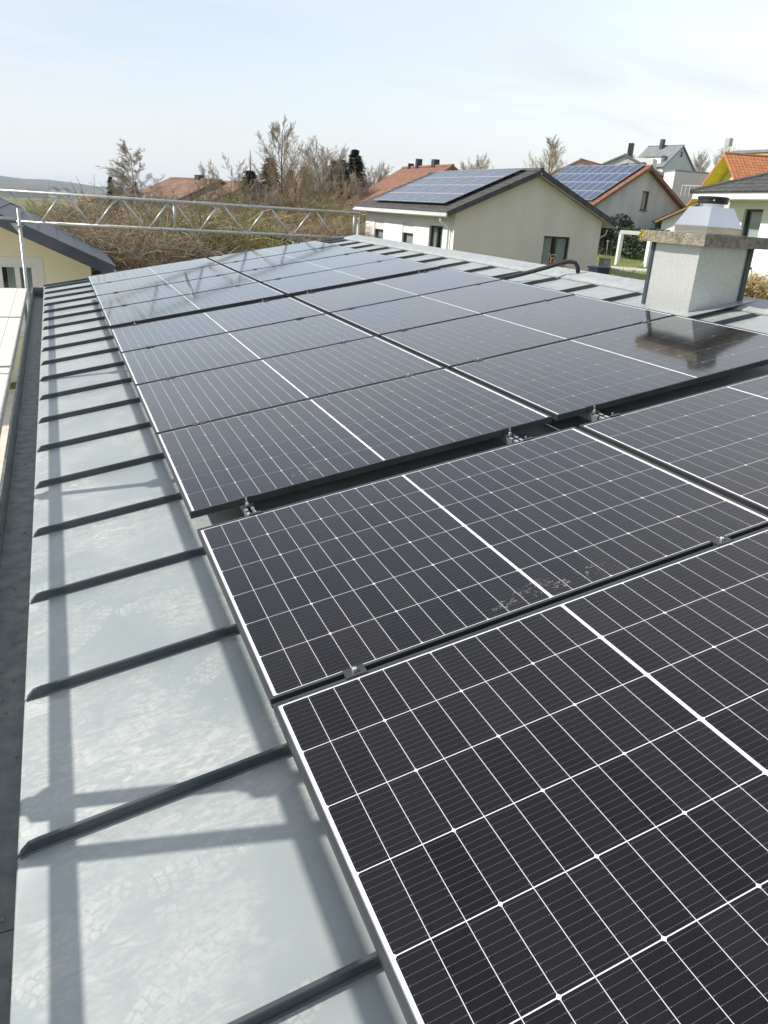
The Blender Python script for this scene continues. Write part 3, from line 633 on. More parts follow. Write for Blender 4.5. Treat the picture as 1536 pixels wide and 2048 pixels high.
# head plate at the left end of the girder
m = MB(); m.prism([(-1.02, GY + 0.028, 0.63), (-0.86, GY + 0.028, 0.63), (-0.86, GY + 0.028, 0.40)], [(-1.02, GY + 0.034, 0.63), (-0.86, GY + 0.034, 0.63), (-0.86, GY + 0.034, 0.40)]); o = m.build('head_plate', STEEL); tag(o, 'triangular steel gusset plate beside the left scaffold post', 'gusset plate')
tube_thing('transom', (-2.2, 12.13, 0.72), (-0.93, 12.10, 0.70), 'upper horizontal scaffold tube running left from the far post', 'scaffold tube', 'horizontal scaffold tubes left of the far post')
tube_thing('transom', (-2.2, 12.13, -0.40), (-0.93, 12.10, -0.40), 'lower horizontal scaffold tube running left from the far post', 'scaffold tube', 'horizontal scaffold tubes left of the far post')
XR = -1.40
PY = [5.24 - 0.02, 2.60, 0.40]
def shadow_top(): pass
for y, l in ((PY[0], 'beside the deck, farthest of the three by the eave'), (PY[1], 'beside the deck, middle of the three by the eave'), (PY[2], 'beside the deck, nearest the camera by the eave')):
    standard(XR, y, -3.2, 1.10, 'outer scaffold post ' + l, (0.44, 0.94))
m_ = 0.80
zr1 = -0.23 + 0.80 * (-0.52 - XR); zr2 = -0.145 + 0.80 * (-0.02 - XR) + 0.025
tube_thing('guard_rail', (XR + 0.0, -3.2, zr1), (XR, 9.6, zr1), 'lower scaffold guard rail along the eave', 'guard rail', 'guard rails of the eave scaffold')
tube_thing('guard_rail', (XR - 0.0, -3.2, zr2), (XR, 9.6, zr2), 'upper scaffold guard rail along the eave', 'guard rail', 'guard rails of the eave scaffold')
for y, z1, l in ((0.245, 1.20, 'short'), ):
    standard(XR - 0.05, y, 0.40, 1.08, 'short scaffold tube coupled to the guard rail near the camera')
# decks along the eave
for k, (y0, y1) in enumerate(((8.02, 10.8), (5.30, 7.96), (3.02, 5.24))):
    d = empty('scaffold_deck', 'pale scaffold deck beside the gutter, %s bay from the far end' % ORD[k], 'scaffold deck', 'scaffold decks along the eave', (-1.02, (y0 + y1) / 2, -0.24))
    n = 3
    for i in range(n):
        m = MB(); x0 = -0.178 + i * 0.12; m.box((x0, -(y1 - y0) / 2, 0), (x0 + 0.117, (y1 - y0) / 2, 0.035 + 0.002 * (i % 2))); m.build('plank', DECKM, d)
    m = MB(); m.box((0.184, -(y1 - y0) / 2, -0.03), (0.190, (y1 - y0) / 2, 0.045)); m.build('edge_profile', STEEL, d)
    for s_ in (-1, 1):
        m = MB(); m.box((-0.19, s_ * ((y1 - y0) / 2 + 0.004) - 0.004, -0.03), (0.18, s_ * ((y1 - y0) / 2 + 0.004) + 0.004, 0.04)); m.build('end_plate', STEEL, d)
m = MB(); m.box((-0.025, -0.5, -0.09), (0.025, 0.55, 0.09)); o = m.build('timber_block', WOOD); o.location = (-0.925, 2.35, -0.34); tag(o, 'brown weathered timber beside the gutter near the end of the pale decks', 'timber')
d = empty('scaffold_deck', 'lowest pale scaffold deck beside the gutter, nearest the camera', 'scaffold deck', 'scaffold decks along the eave', (-1.25, 0.4, -0.55))
for i in range(3): m = MB(); m.box((-0.15 + i * 0.12, -2.6, 0), (-0.033 + i * 0.12, 2.5, 0.035)); m.build('plank', DECKM, d)

# ------------------------------------------------------------------ gable houses
def panel_with_holes(mb, org, ax, outer, holes, nrm, depth):
    """wall skin in the plane org + s*ax + z, with openings that get reveals going inwards"""
    P = lambda s, z, k=0: (org[0] + ax[0] * s - nrm[0] * k, org[1] + ax[1] * s - nrm[1] * k, z)
    loops = [[Vector((s, z, 0)) for s, z in outer]] + [[Vector((s, z, 0)) for s, z in ((a, c), (b, c), (b, d), (a, d))] for a, b, c, d in holes]
    flat = [v for l in loops for v in l]
    mb.add([P(v.x, v.y) for v in flat], [tuple(t) for t in tessellate_polygon(loops)])
    for a, b, c, d in holes:
        q = [(a, c), (b, c), (b, d), (a, d)]
        mb.add([P(s, z) for s, z in q] + [P(s, z, depth) for s, z in q], [(i, (i + 1) % 4, 4 + (i + 1) % 4, 4 + i) for i in range(4)])
def window(parent, org, ax, nrm, hole, frame, shutter=0.0, leaves=2, sill=True, curtain=True):
    a, b, c, d = hole; P = lambda s, z, k: (org[0] + ax[0] * s - nrm[0] * k, org[1] + ax[1] * s - nrm[1] * k, z)
    m = MB(); fr = 0.06
    def bar(s0, s1, z0, z1, k0=0.085, k1=0.135): m.prism([P(s0, z0, k1), P(s1, z0, k1), P(s1, z1, k1), P(s0, z1, k1)], [P(s0, z0, k0), P(s1, z0, k0), P(s1, z1, k0), P(s0, z1, k0)])
    bar(a, b, c, c + fr); bar(a, b, d - fr, d); bar(a, a + fr, c + fr, d - fr); bar(b - fr, b, c + fr, d - fr)
    for i in range(1, leaves): s_ = a + (b - a) * i / leaves; bar(s_ - 0.045, s_ + 0.045, c + fr, d - fr, 0.08)
    wd = m.build('window', frame, parent)
    m = MB(); m.add([P(a + .02, c + .02, .11), P(b - .02, c + .02, .11), P(b - .02, d - .02, .11), P(a + .02, d - .02, .11)], [(0, 1, 2, 3)]); m.build('pane', WGLASS, wd)
    m = MB(); m.add([P(a - .3, c - .2, .75), P(b + .3, c - .2, .75), P(b + .3, d + .2, .75), P(a - .3, d + .2, .75)], [(0, 1, 2, 3)]); m.build('room_interior', ROOMD, wd)
    if curtain:
        m = MB(); n = 18
        for (f0, f1) in ((0.04, 0.40), (0.60, 0.96)) if leaves > 1 else ((0.05, 0.95),):
            o = len(m.v)
            for i in range(n + 1):
                s_ = a + (b - a) * (f0 + (f1 - f0) * i / n); k = .22 + .025 * math.sin(i * 2.1)
                m.v += [P(s_, c, k), P(s_, d, k)]
            m.f += [(o + 2 * i, o + 2 * i + 2, o + 2 * i + 3, o + 2 * i + 1) for i in range(n)]
        m.build('curtain', CURT, wd)
    if shutter:
        m = MB(); zs = d - (d - c) * shutter; k = 0
        z = d
        while z - 0.045 > zs:
            m.prism([P(a + .01, z - .043, .05), P(b - .01, z - .043, .05), P(b - .01, z, .05), P(a + .01, z, .05)], [P(a + .01, z - .043, .035), P(b - .01, z - .043, .035), P(b - .01, z - .008, .03), P(a + .01, z - .008, .03)]); z -= 0.045
        m.build('roller_shutter', WHITEFR, wd)
    if sill:
        m = MB(); m.prism([P(a - .05, c - .05, .1), P(b + .05, c - .05, .1), P(b + .05, c - .05, -.06), P(a - .05, c - .05, -.06)], [P(a - .05, c - .005, .1), P(b + .05, c - .005, .1), P(b + .05, c - .015, -.06), P(a - .05, c - .015, -.06)]); m.build('sill', WHITEFR if frame is WHITEFR else DARKFR, wd)

def tiles_on(mb, A, eu, ev, Lu, Lv, nrm, tw, tc_, wave=0.025, step=0.02, sub=3):
    """corrugated stepped courses: A lower corner, eu along the eave, ev up the slope"""
    A, eu, ev, nrm = Vector(A), Vector(eu), Vector(ev), Vector(nrm)
    nc = max(1, int(round(Lv / tc_))); ni = max(2, int(round(Lu / tw)) * sub)
    for r_ in range(nc):
        y0 = Lv * r_ / nc; y1 = Lv * (r_ + 1) / nc; o = len(mb.v)
        for (y, h) in ((y0, 0.0), (y0, step), (y1, 0.004)):
            for i in range(ni + 1):
                x = Lu * i / ni; q = A + eu * x + ev * y + nrm * (h + (wave * (0.5 + 0.5 * math.cos(2 * math.pi * i / sub)) if wave else 0) * (1 if h else 0.0) + 0.002)
                mb.v.append((q.x, q.y, q.z))
        n = ni + 1
        for k in range(2):
            for i in range(ni): mb.f.append((o + k * n + i, o + k * n + i + 1, o + (k + 1) * n + i + 1, o + (k + 1) * n + i))

def gable_house(name, label, cat, c1, ang, W, L_, zE, H, oe, og, zG, wallm, roofm, verge=None, openings=(), walls2=None, tile=(0.30, 0.34), wave=0.03, th=0.16, group=None, gutter=STEEL, soffit=None, single_tiles=None, frame=DARKFR, sub=3, ridge_cap=True):
    g = Vector((math.cos(ang), math.sin(ang), 0)); e = Vector((-g.y, g.x, 0)); up = Vector((0, 0, 1))
    root = empty(name, label, cat, group, (c1[0], c1[1], zG)); o3 = Vector((c1[0], c1[1], zG))
    B = lambda s, t, z: g * s + e * t + up * (z - zG)
    gg, ee = (g.x, g.y), (e.x, e.y)
    faces = {'near': ((0, 0), gg, (-e.x, -e.y), [(0, 0), (W, 0), (W, zE - zG), (W / 2, zE - zG + H), (0, zE - zG)]),
             'far': ((e.x * L_, e.y * L_), gg, (e.x, e.y), [(0, 0), (W, 0), (W, zE - zG), (W / 2, zE - zG + H), (0, zE - zG)]),
             'left': ((0, 0), ee, (-g.x, -g.y), [(0, 0), (L_, 0), (L_, zE - zG), (0, zE - zG)]),
             'right': ((g.x * W, g.y * W), ee, (g.x, g.y), [(0, 0), (L_, 0), (L_, zE - zG), (0, zE - zG)])}
    for fn, (og_, ax, nr, poly) in faces.items():
        ops = [q for q in openings if q['face'] == fn]
        m = MB(); panel_with_holes(m, og_, ax, poly, [(q['s'][0], q['s'][1], q['z'][0] - zG, q['z'][1] - zG) for q in ops], nr, 0.14)
        m.build('wall', (walls2 or {}).get(fn, wallm), root)
        for q in ops:
            window(root, og_, ax, nr, (q['s'][0], q['s'][1], q['z'][0] - zG, q['z'][1] - zG), q.get('frame', frame), q.get('shutter', 0), q.get('leaves', 2), q.get('sill', True), q.get('curtain', True))
    sl = H / (W / 2); n_ = math.sqrt(1 + sl * sl)
    rl = empty_part = None
    for sgn in (0, 1):
        d = g if sgn == 0 else -g                             # from eave towards ridge, horizontally
        ev = (d + up * sl) / n_; nr = (-d * sl + up) / n_
        E0 = B(-oe if sgn == 0 else W + oe, -og, zE - oe * sl); Lu = L_ + 2 * og; Lv = (W / 2 + oe) * n_
        m = MB(); q = [E0, E0 + e * Lu, E0 + e * Lu + ev * Lv, E0 + ev * Lv]
        if sgn == 1: q = q[::-1]
        lo = [v + nr * 0.03 for v in q]; hi = [v + nr * th for v in q]
        # keep the slabs from overlapping at the ridge: cut with a plumb face
        for lst, hgt in ((lo, 0.03), (hi, th)):
            for i, v in enumerate(lst):
                if (v - up * 0).z > (zE - zG + H) * 0.5 + 0 and abs((q[i] - E0).dot(ev) - Lv) < 1e-4: lst[i] = q[i] + up * hgt * n_ - d * 0.002
        m.prism(lo, hi); slab = m.build('roof', soffit or verge or roofm, root)
        if verge is not None:
            for t_e in (0.0, Lu):
                m = MB()
                s_ = -0.012 if t_e == 0 else 0.012
                a = E0 + e * (t_e + (0.001 if t_e else -0.001)); b = a + ev * (Lv - 0.02)
                m.prism([a + nr * 0.0, b + nr * 0.0, b + nr * (th + 0.05), a + nr * (th + 0.05)], [v + e * s_ * 3 for v in (a + nr * 0.0, b + nr * 0.0, b + nr * (th + 0.05), a + nr * (th + 0.05))])
                m.build('verge_trim', verge, slab)
        A = E0 + nr * th
        if single_tiles and sgn == single_tiles[0]:
            _, tw, tc_ = single_tiles; nI, nJ = int(Lu / tw), int(Lv / tc_)
            mt = MB(); mt.box((0.006, -0.02, 0.004), (Lu / nI - 0.018, Lv / nJ + 0.03, 0.034)); tm = mt.mesh('roof_tile', roofm)
            rm = Matrix((e, ev, e.cross(ev))).transposed() if e.cross(ev).dot(nr) > 0 else Matrix((-e, ev, (-e).cross(ev))).transposed()
            flip = e.cross(ev).dot(nr) <= 0
            tilt = rm @ Matrix.Rotation(-0.06, 3, 'X')
            for j in range(nJ):
                for i in range(nI):
                    sh = 0.5 if j % 2 else 0.0
                    if i == nI - 1 and sh: continue
                    xx = Lu * (i + sh + (1 if flip else 0)) / nI
                    q_ = A + e * xx + ev * (Lv * j / nJ) + nr * 0.012
                    o = inst('roof_tile', tm, slab, q_); o.rotation_euler = (tilt @ Matrix.Rotation(random.uniform(-.006, .006), 3, 'Z')).to_euler()
        else:
            m = MB(); tiles_on(m, A, e, ev, Lu, Lv - 0.03, nr, tile[0], tile[1], wave, sub=sub)
            m.build('roof_tiles', roofm, slab, kind='stuff')
        if gutter:
            m = MB(); a = E0 - d * 0.07 + up * 0.02; m.tube([a - e * 0.02, a + e * (Lu + 0.02)], 0.065, 10); m.build('gutter', gutter, root, smooth=True)
    if ridge_cap:
        m = MB(); a = B(W / 2, -og - 0.02, zE + H + (th + 0.02) * n_); m.tube([a, a + e * (L_ + 2 * og + 0.04)], 0.11, 8); m.build('ridge_cap', roofm, root)
    root_info = dict(root=root, o=o3, g=g, e=e, W=W, L=L_, zE=zE, H=H, oe=oe, og=og, th=th, sl=sl, n=n_, B=B)
    return root_info
def house_part(hi, name, a, b, mat):
    """a box on the house in its own (across, along, height) coordinates"""
    m = MB(); m.box(a, b, lambda s, t, z: hi['B'](s, t, z)); return m.build(name, mat, hi['root'])
def house_pv(hi, side, t0, y0, pw, ph, cols, rows, cellm, label, group, gap=0.02, gridc=(6, 10), lift=0.16, skip=()):
    """modules lying on one roof slope; t0 along the eave, y0 up the slope"""
    g, e, up = hi['g'], hi['e'], Vector((0, 0, 1)); d = g if side == 0 else -g
    ev = (d + up * hi['sl']) / hi['n']; nr = (-d * hi['sl'] + up) / hi['n']
    E0 = hi['o'] + hi['B'](-hi['oe'] if side == 0 else hi['W'] + hi['oe'], -hi['og'], hi['zE'] - hi['oe'] * hi['sl'])
    ex = e if e.cross(ev).dot(nr) > 0 else -e
    rm = Matrix((ex, ev, nr)).transposed().to_euler()
    m = MB()
    for a, b in (((0, 0, 0), (pw, 0.03, 0.035)), ((0, ph - 0.03, 0), (pw, ph, 0.035)), ((0, 0.03, 0), (0.03, ph - 0.03, 0.035)), ((pw - 0.03, 0.03, 0), (pw, ph - 0.03, 0.035))): m.box(a, b)
    fm = m.mesh('frame', ALU); m = MB(); m.box((0.03, 0.03, 0.004), (pw - 0.03, ph - 0.03, 0.018)); bm_ = m.mesh('backsheet', BACK)
    m = MB(); cw, chh = (pw - 0.07) / gridc[0], (ph - 0.07) / gridc[1]
    for i in range(gridc[0]):
        for j in range(gridc[1]): m.box((0.035 + i * cw + 0.003, 0.035 + j * chh + 0.003, 0.019), (0.035 + (i + 1) * cw - 0.003, 0.035 + (j + 1) * chh - 0.003, 0.021))
    cm = m.mesh('cells', cellm)
    for r_ in range(rows):
        for c_ in range(cols):
            if (r_, c_) in skip: continue
            along = t0 + c_ * (pw + gap) + (pw if ex.dot(e) < 0 else 0)
            q = E0 + e * along + ev * (y0 + r_ * (ph + gap)) + nr * (hi['th'] + lift)
            p = empty('roof_solar_panel', label(r_, c_), 'solar panel', group, q); p.rotation_euler = rm
            inst('frame', fm, p); inst('backsheet', bm_, p); o = inst('cells', cm, p); o['kind'] = 'stuff'

OP = lambda face, s0, s1, z0, z1, **k: dict(face=face, s=(s0, s1), z=(z0, z1), **k)
# --- bungalow beside the metal roof
zs = 1.22
bw = gable_house('bungalow', 'beige and white bungalow with a dark grey tiled roof full of solar panels', 'house', (14.96, 27.61), -0.013, 7.41, 10.5, 1.28, 1.63, 0.52, 0.32, -1.55, BEIGE, TGREY, verge=TGREY, walls2={'left': WHITE},
    openings=[OP('near', 4.45, 5.82, -0.93, 0.52, leaves=2), OP('left', 1.07, 2.44, -1.30, 0.64, leaves=2), OP('left', 4.15, 5.46, -0.30, 0.64, shutter=0.5, leaves=1), OP('left', 7.90, 9.17, -0.30, 0.64, shutter=0.5, leaves=1)],
    soffit=simple('white_boarded_soffit', (0.66, 0.65, 0.62), (0.7, 0.69, 0.66), rough=0.7, scale=3), gutter=simple('pale_gutter', (0.62, 0.61, 0.58), (0.68, 0.67, 0.64), rough=0.5, scale=3))
colname = lambda c, n: ORD[c] + ' column along'
house_pv(bw, 0, 1.15, 0.55, 1.65, 0.99, 5, 4, PVGREY, lambda r_, c_: 'grey blue solar panel on the beige bungalow, %s row from eave, %s' % (ORD[r_], colname(c_, 5)), 'solar panels on the beige bungalow', gridc=(10, 6))
m = MB(); m.tube([bw['B'](-0.52, 0.35, 1.02), bw['B'](-0.50, 0.35, 0.86), bw['B'](-0.09, 0.35, 0.62), bw['B'](-0.08, 0.35, -1.5)], 0.045, 8); m.build('downspout', WHITEFR, bw['root'], smooth=True)
m = MB(); m.tube([bw['B'](7.98, 0.3, 0.95), bw['B'](7.9, 0.3, 0.7), bw['B'](7.5, 0.3, 0.5), bw['B'](7.49, 0.3, -1.5)], 0.045, 8); m.build('downspout', STEEL, bw['root'], smooth=True)

# --- grey house with a blue array
gp = gable_house('tiled_house', 'grey rendered house with a red tiled roof covered in blue solar panels', 'house', (34.9, 44.43), 0.1, 8.56, 8.4, 2.5, 2.48, 0.55, 0.4, -1.0, GREYR, TRED, verge=TBROWN,
    openings=[OP('near', 4.25, 4.95, 2.25, 3.55, leaves=1), OP('near', 6.1, 7.1, -0.25, 1.35, leaves=1)], soffit=TBROWN, tile=(0.3, 0.36))
house_pv(gp, 0, 0.55, 0.35, 0.80, 1.30, 10, 4, PVBLUE, lambda r_, c_: 'blue solar panel on red tiled house, %s row from eave, %s' % (ORD[r_], colname(c_, 10)), 'blue solar panels on the red tiled house', gridc=(6, 10))

# --- red tiled house behind the bungalow
rl = gable_house('red_roof_house', 'house with a big red tiled roof and three chimneys behind the bungalow', 'house', (19.27, 46.6), 0.0, 10, 7.5, 0.93, 2.98, 0.4, 0.35, -2.0, WHITE, TRED, verge=TBROWN, tile=(0.3, 0.34))
for s_, t_, h_, wdt in ((5.0, 6.3, 0.35, 0.2), (5.0, 4.9, 0.62, 0.32), (5.05, 2.2, 0.52, 0.5)):
    house_part(rl, 'chimney', (s_ - .2, t_, 3.6), (s_ + .2, t_ + wdt, 4.05 + h_), DARKFR)

# --- cream house at the left
ch = gable_house('cream_house', 'cream rendered house with a dark slate roof left of the gutter', 'house', (-10.45, 15.0), 0.0, 10.67, 5.2, -0.18, 2.37, 0.32, 0.95, -3.05, CREAM, SLATE, verge=SLATE,
    openings=[OP('near', 8.40, 9.64, -1.55, -0.24, frame=WHITEFR, leaves=4, curtain=True)], soffit=simple('cream_soffit', (0.66, 0.58, 0.42), (0.7, 0.62, 0.46), rough=0.8, scale=3), single_tiles=(1, 0.36, 0.36), frame=WHITEFR)
m = MB()
for a, b in (((8.20, -0.016, -1.75), (8.40, -0.001, -0.10)), ((9.64, -0.016, -1.75), (9.80, -0.001, -0.10)), ((8.40, -0.016, -0.24), (9.64, -0.001, -0.10))): m.box(a, b, lambda s, t, z: ch['B'](s, t, z))
m.build('window_surround', WHITE, ch['root'])

# --- modern grey house up the hill
mg = gable_house('hillside_house', 'modern pale grey house with a steep grey roof on the hillside', 'house', (92.3, 103.4), 0.2, 8.2, 6.6, 10.45, 3.28, 0.3, 0.25, 6.5, LGREY, TSTEEL, walls2={'left': WHITE},
    openings=[OP('near', 3.9, 4.5, 12.2, 13.0, leaves=1, sill=False), OP('near', 4.3, 5.6, 8.6, 9.9, leaves=2)], tile=(0.6, 0.5), wave=0.0, gutter=None)
house_part(mg, 'dormer', (0.3, 0.9, 10.3), (2.2, 4.2, 11.9), WHITE)
house_part(mg, 'dormer_roof', (0.1, 0.7, 11.91), (2.9, 4.5, 12.1), TSTEEL)
house_part(mg, 'chimney', (3.3, 3.4, 12.6), (3.9, 4.0, 14.9), DARKFR)
gb = empty('flat_annex', 'flat roofed dark grey annex with a white face in front of the hillside house', 'building', loc=(63.5, 71, 3))
def wpoly(parent, name, pts2, z0, z1, mat, o=(0, 0, 0)):
    m = MB(); m.prism([(x - o[0], y - o[1], z0 - o[2]) for x, y in pts2], [(x - o[0], y - o[1], z1 - o[2]) for x, y in pts2]); return m.build(name, mat, parent)
A1, A2, A3 = Vector((64.65, 71.69)), Vector((63.47, 68.72)), Vector((67.44, 67.73)); A4 = A1 + A3 - A2
wpoly(gb, 'wall', [A2, A3, A4 + (A3 - A2) * 0, A1], 3.0, 7.0, LGREY, (63.5, 71, 3))
nrm_ = Vector((-(A2 - A1).y, (A2 - A1).x)).normalized() * -0.06
wpoly(gb, 'white_face', [A1 + nrm_ * -1.2, A2 + nrm_ * -1.2, A2 + nrm_ * .1, A1 + nrm_ * .1], 3.0, 6.99, WHITE, (63.5, 71, 3))
wpoly(gb, 'roof', [A2 * 1.002, A3 * 1.002, A4 * 1.004, A1 * 0.999], 7.01, 7.2, TSTEEL, (63.5, 71, 3))
bb = empty('balcony_railing', 'pale balcony railing below the dark grey annex', 'railing', loc=(*(61.96, 63.29), 4.4))
for i in range(9):
    m = MB(); m.box((-1.6 + i * .4, -0.02, 0), (-1.56 + i * .4, 0.02, 1.0)); m.build('baluster', WHITEFR, bb)
m = MB(); m.box((-1.62, -.03, 1.001), (1.66, .03, 1.06)); m.build('handrail', WHITEFR, bb); bb.rotation_euler = (0, 0, -0.8)

# --- yellow gabled house and its neighbours, far right
yh = gable_house('yellow_house', 'yellow gabled house with an orange tiled roof and lime green eaves', 'house', (54.3, 54.9), -1.876, 11, 10, 2.5, 4.5, 0.9, 1.3, 0.5, YELLOW, TORANGE, verge=TORANGE, soffit=LIME, tile=(0.34, 0.36))
house_part(yh, 'chimney', (6.2, 4.6, 5.6), (6.8, 5.3, 8.0), TBROWN)
oh = empty('ochre_house', 'ochre house with a flat grey roof behind the yellow gabled house', 'house', loc=(70, 70, 4))
O1, O2, O3 = Vector((72.99, 72.08)), Vector((69.81, 66.76)), Vector((70.68, 56.81)); O4 = O1 + O3 - O2
wpoly(oh, 'wall', [O1, O2, O3, O4], 4.0, 9.26, ORANGEW, (70, 70, 4))
X1, X2, X3, X4 = (O2 + (p - O2) * 1.0 for p in (O1, O2, O3, O4)); cc = (O1 + O3) / 2
wpoly(oh, 'roof', [cc + (p - cc) * 1.08 for p in (O1, O2, O3, O4)], 9.29, 9.57, TSTEEL, (70, 70, 4))
wpoly(oh, 'chimney', [cc + Vector(q) for q in ((-6, -.3), (-5.5, -.3), (-5.5, .3), (-6, .3))], 9.57, 10.35, STEEL, (70, 70, 4))
for k in range(2):
    P1 = O1 + (O2 - O1) * (0.25 + 0.38 * k); P2 = O1 + (O2 - O1) * (0.42 + 0.38 * k); nn_ = Vector((-(O2 - O1).y, (O2 - O1).x)).normalized() * -0.05
    wpoly(oh, 'window', [P1 + nn_, P2 + nn_, P2 - nn_ * .2, P1 - nn_ * .2], 8.44, 9.07, DARKFR, (70, 70, 4))

# --- white hip roofed house at the right edge
HB = Vector((17.4, 15.6)); ha = -1.77
g2 = Vector((math.cos(ha), math.sin(ha))); e2 = Vector((-g2.y, g2.x))
wh = empty('white_house', 'white house with a low dark grey hipped roof and tall windows behind the chimney', 'house', loc=(HB.x, HB.y, -0.9))
def W2(s, t, z): q = g2 * s + e2 * t; return (q.x, q.y, z + 0.9)
wl, wd_, ze = 9.0, 8.0, 2.03
op2 = [(0.72, 1.52, 1.25, 2.72), (3.2, 4.6, 0.6, 2.72)]
m = MB(); panel_with_holes(m, (0, 0), (g2.x, g2.y), [(0, 0), (wl, 0), (wl, ze + .9), (0, ze + .9)], op2, (-e2.x, -e2.y), 0.14); m.build('wall', WHITE, wh)
for q in op2: window(wh, (0, 0), (g2.x, g2.y), (-e2.x, -e2.y), q, DARKFR, leaves=1, sill=True)
m = MB(); panel_with_holes(m, (0, 0), (e2.x, e2.y), [(0, 0), (wd_, 0), (wd_, ze + .9), (0, ze + .9)], [], (-g2.x, -g2.y), 0.14); m.build('wall', WHITE, wh)
m = MB(); panel_with_holes(m, (g2.x * wl, g2.y * wl), (e2.x, e2.y), [(0, 0), (wd_, 0), (wd_, ze + .9), (0, ze + .9)], [], (g2.x, g2.y), 0.14); m.build('wall', WHITE, wh)
m = MB(); panel_with_holes(m, (e2.x * wd_, e2.y * wd_), (g2.x, g2.y), [(0, 0), (wl, 0), (wl, ze + .9), (0, ze + .9)], [], (e2.x, e2.y), 0.14); m.build('wall', WHITE, wh)
ov = 0.75; rh = 1.75
m = MB(); m.prism([W2(-ov, -ov, ze), W2(wl + ov, -ov, ze), W2(wl + ov, wd_ + ov, ze), W2(-ov, wd_ + ov, ze)], [W2(-ov, -ov, ze + .17), W2(wl + ov, -ov, ze + .17), W2(wl + ov, wd_ + ov, ze + .17), W2(-ov, wd_ + ov, ze + .17)]); m.build('fascia', WHITEFR, wh)
c_ = [Vector(W2(-ov - .06, -ov - .06, ze + .175)), Vector(W2(wl + ov + .06, -ov - .06, ze + .175)), Vector(W2(wl + ov + .06, wd_ + ov + .06, ze + .175)), Vector(W2(-ov - .06, wd_ + ov + .06, ze + .175))]
hw = wd_ / 2 + ov
r1, r2 = Vector(W2(-ov + hw, wd_ / 2, ze + .175 + rh)), Vector(W2(wl + ov - hw, wd_ / 2, ze + .175 + rh))
m = MB()
def hip_face(mb, a, b, ta, tb, courses=15, sub=34, step=0.02):
    """stepped tile courses on a trapezoid a-b (eave) to ta-tb (ridge)"""
    nr = (b - a).cross(ta - a).normalized()
    if nr.z < 0: nr = -nr
    for r_ in range(courses):
        k0, k1 = r_ / courses, (r_ + 1) / courses; o = len(mb.v)
        for k, h in ((k0, 0), (k0, step), (k1, 0.003)):
            A_, B_ = a.lerp(ta, k), b.lerp(tb, k)
            for i in range(sub + 1):
                q = A_.lerp(B_, i / sub) + nr * (h + (0.02 if (i % 2 and h) else 0)); mb.v.append((q.x, q.y, q.z))
        n = sub + 1
        for k in range(2):
            for i in range(sub): mb.f.append((o + k * n + i, o + k * n + i + 1, o + (k + 1) * n + i + 1, o + (k + 1) * n + i))
hip_face(m, c_[0], c_[1], r1, r2, sub=70); hip_face(m, c_[1], c_[2], r2, r2, sub=60); hip_face(m, c_[2], c_[3], r2, r1, sub=60); hip_face(m, c_[3], c_[0], r1, r1, sub=60)
m.build('roof_tiles', TGREY, wh, kind='stuff')
m = MB()
for a, b in ((c_[0], r1), (c_[3], r1), (r1, r2), (c_[1], r2), (c_[2], r2)): m.tube([a + Vector((0, 0, .03)), b + Vector((0, 0, .03))], 0.07, 6)
m.build('hip_ridge', TGREY, wh)
# two modules on its front slope
ex = Vector((g2.x, g2.y, 0)); evv = (r1 - (c_[0] + ex * (hw + .06))).normalized(); nv_ = ex.cross(evv)
for k in range(3):
    q = Vector((HB.x, HB.y, -0.9)) + c_[0] + ex * (2.6 + k * 1.72) + evv * 1.9 + nv_ * 0.12
    p = empty('roof_solar_panel', 'pale blue solar panel on the white hipped roof house, %s from its left end' % ORD[k], 'solar panel', 'solar panels on the white house', q); p.rotation_euler = Matrix((ex, evv, nv_)).transposed().to_euler()
    m = MB(); m.box((0, 0, 0), (1.7, 1.6, .03)); m.build('frame', ALU, p)
    m = MB(); m.box((.03, .03, .031), (1.67, 1.57, .034)); m.build('cells', PVGREY, p)

# --- mossy roof cottage between the grey house and the white house
mc = gable_house('cottage', 'cottage with a mossy brown tiled roof between the grey gable and the white house', 'house', (*(39.73, 43.00),), -1.02, 9, 9, 1.6, 2.3, 0.5, 0.4, -0.5, WHITE, TMOSS, tile=(0.34, 0.36))
# --- small houses on the skyline
bh = gable_house('brown_roof_house', 'small white gabled house with a brown tiled roof just above the bungalow', 'house', (*(50.02, 72.95),), -0.95, 6.5, 7, 5.60, 1.55, 0.4, 0.3, 0, WHITE, TBROWN, tile=(0.4, 0.4))
fh_ = gable_house('skyline_house', 'far pale house with a grey roof and black flue on the skyline', 'house', (*(72.70, 96.07),), -0.9, 9, 11, 8.33, 2.0, 0.4, 0.3, 3, GREYR, TSTEEL, tile=(0.5, 0.5), openings=[OP('near', 5.2, 7.2, 8.0, 9.4, leaves=2)])
house_part(fh_, 'flue', (4.2, 2.4, 8.5), (4.9, 3.1, 12.2), BLACK)
house_part(fh_, 'dormer', (5.2, 1.5, 8.2), (8.2, 4.6, 10.2), WHITE)
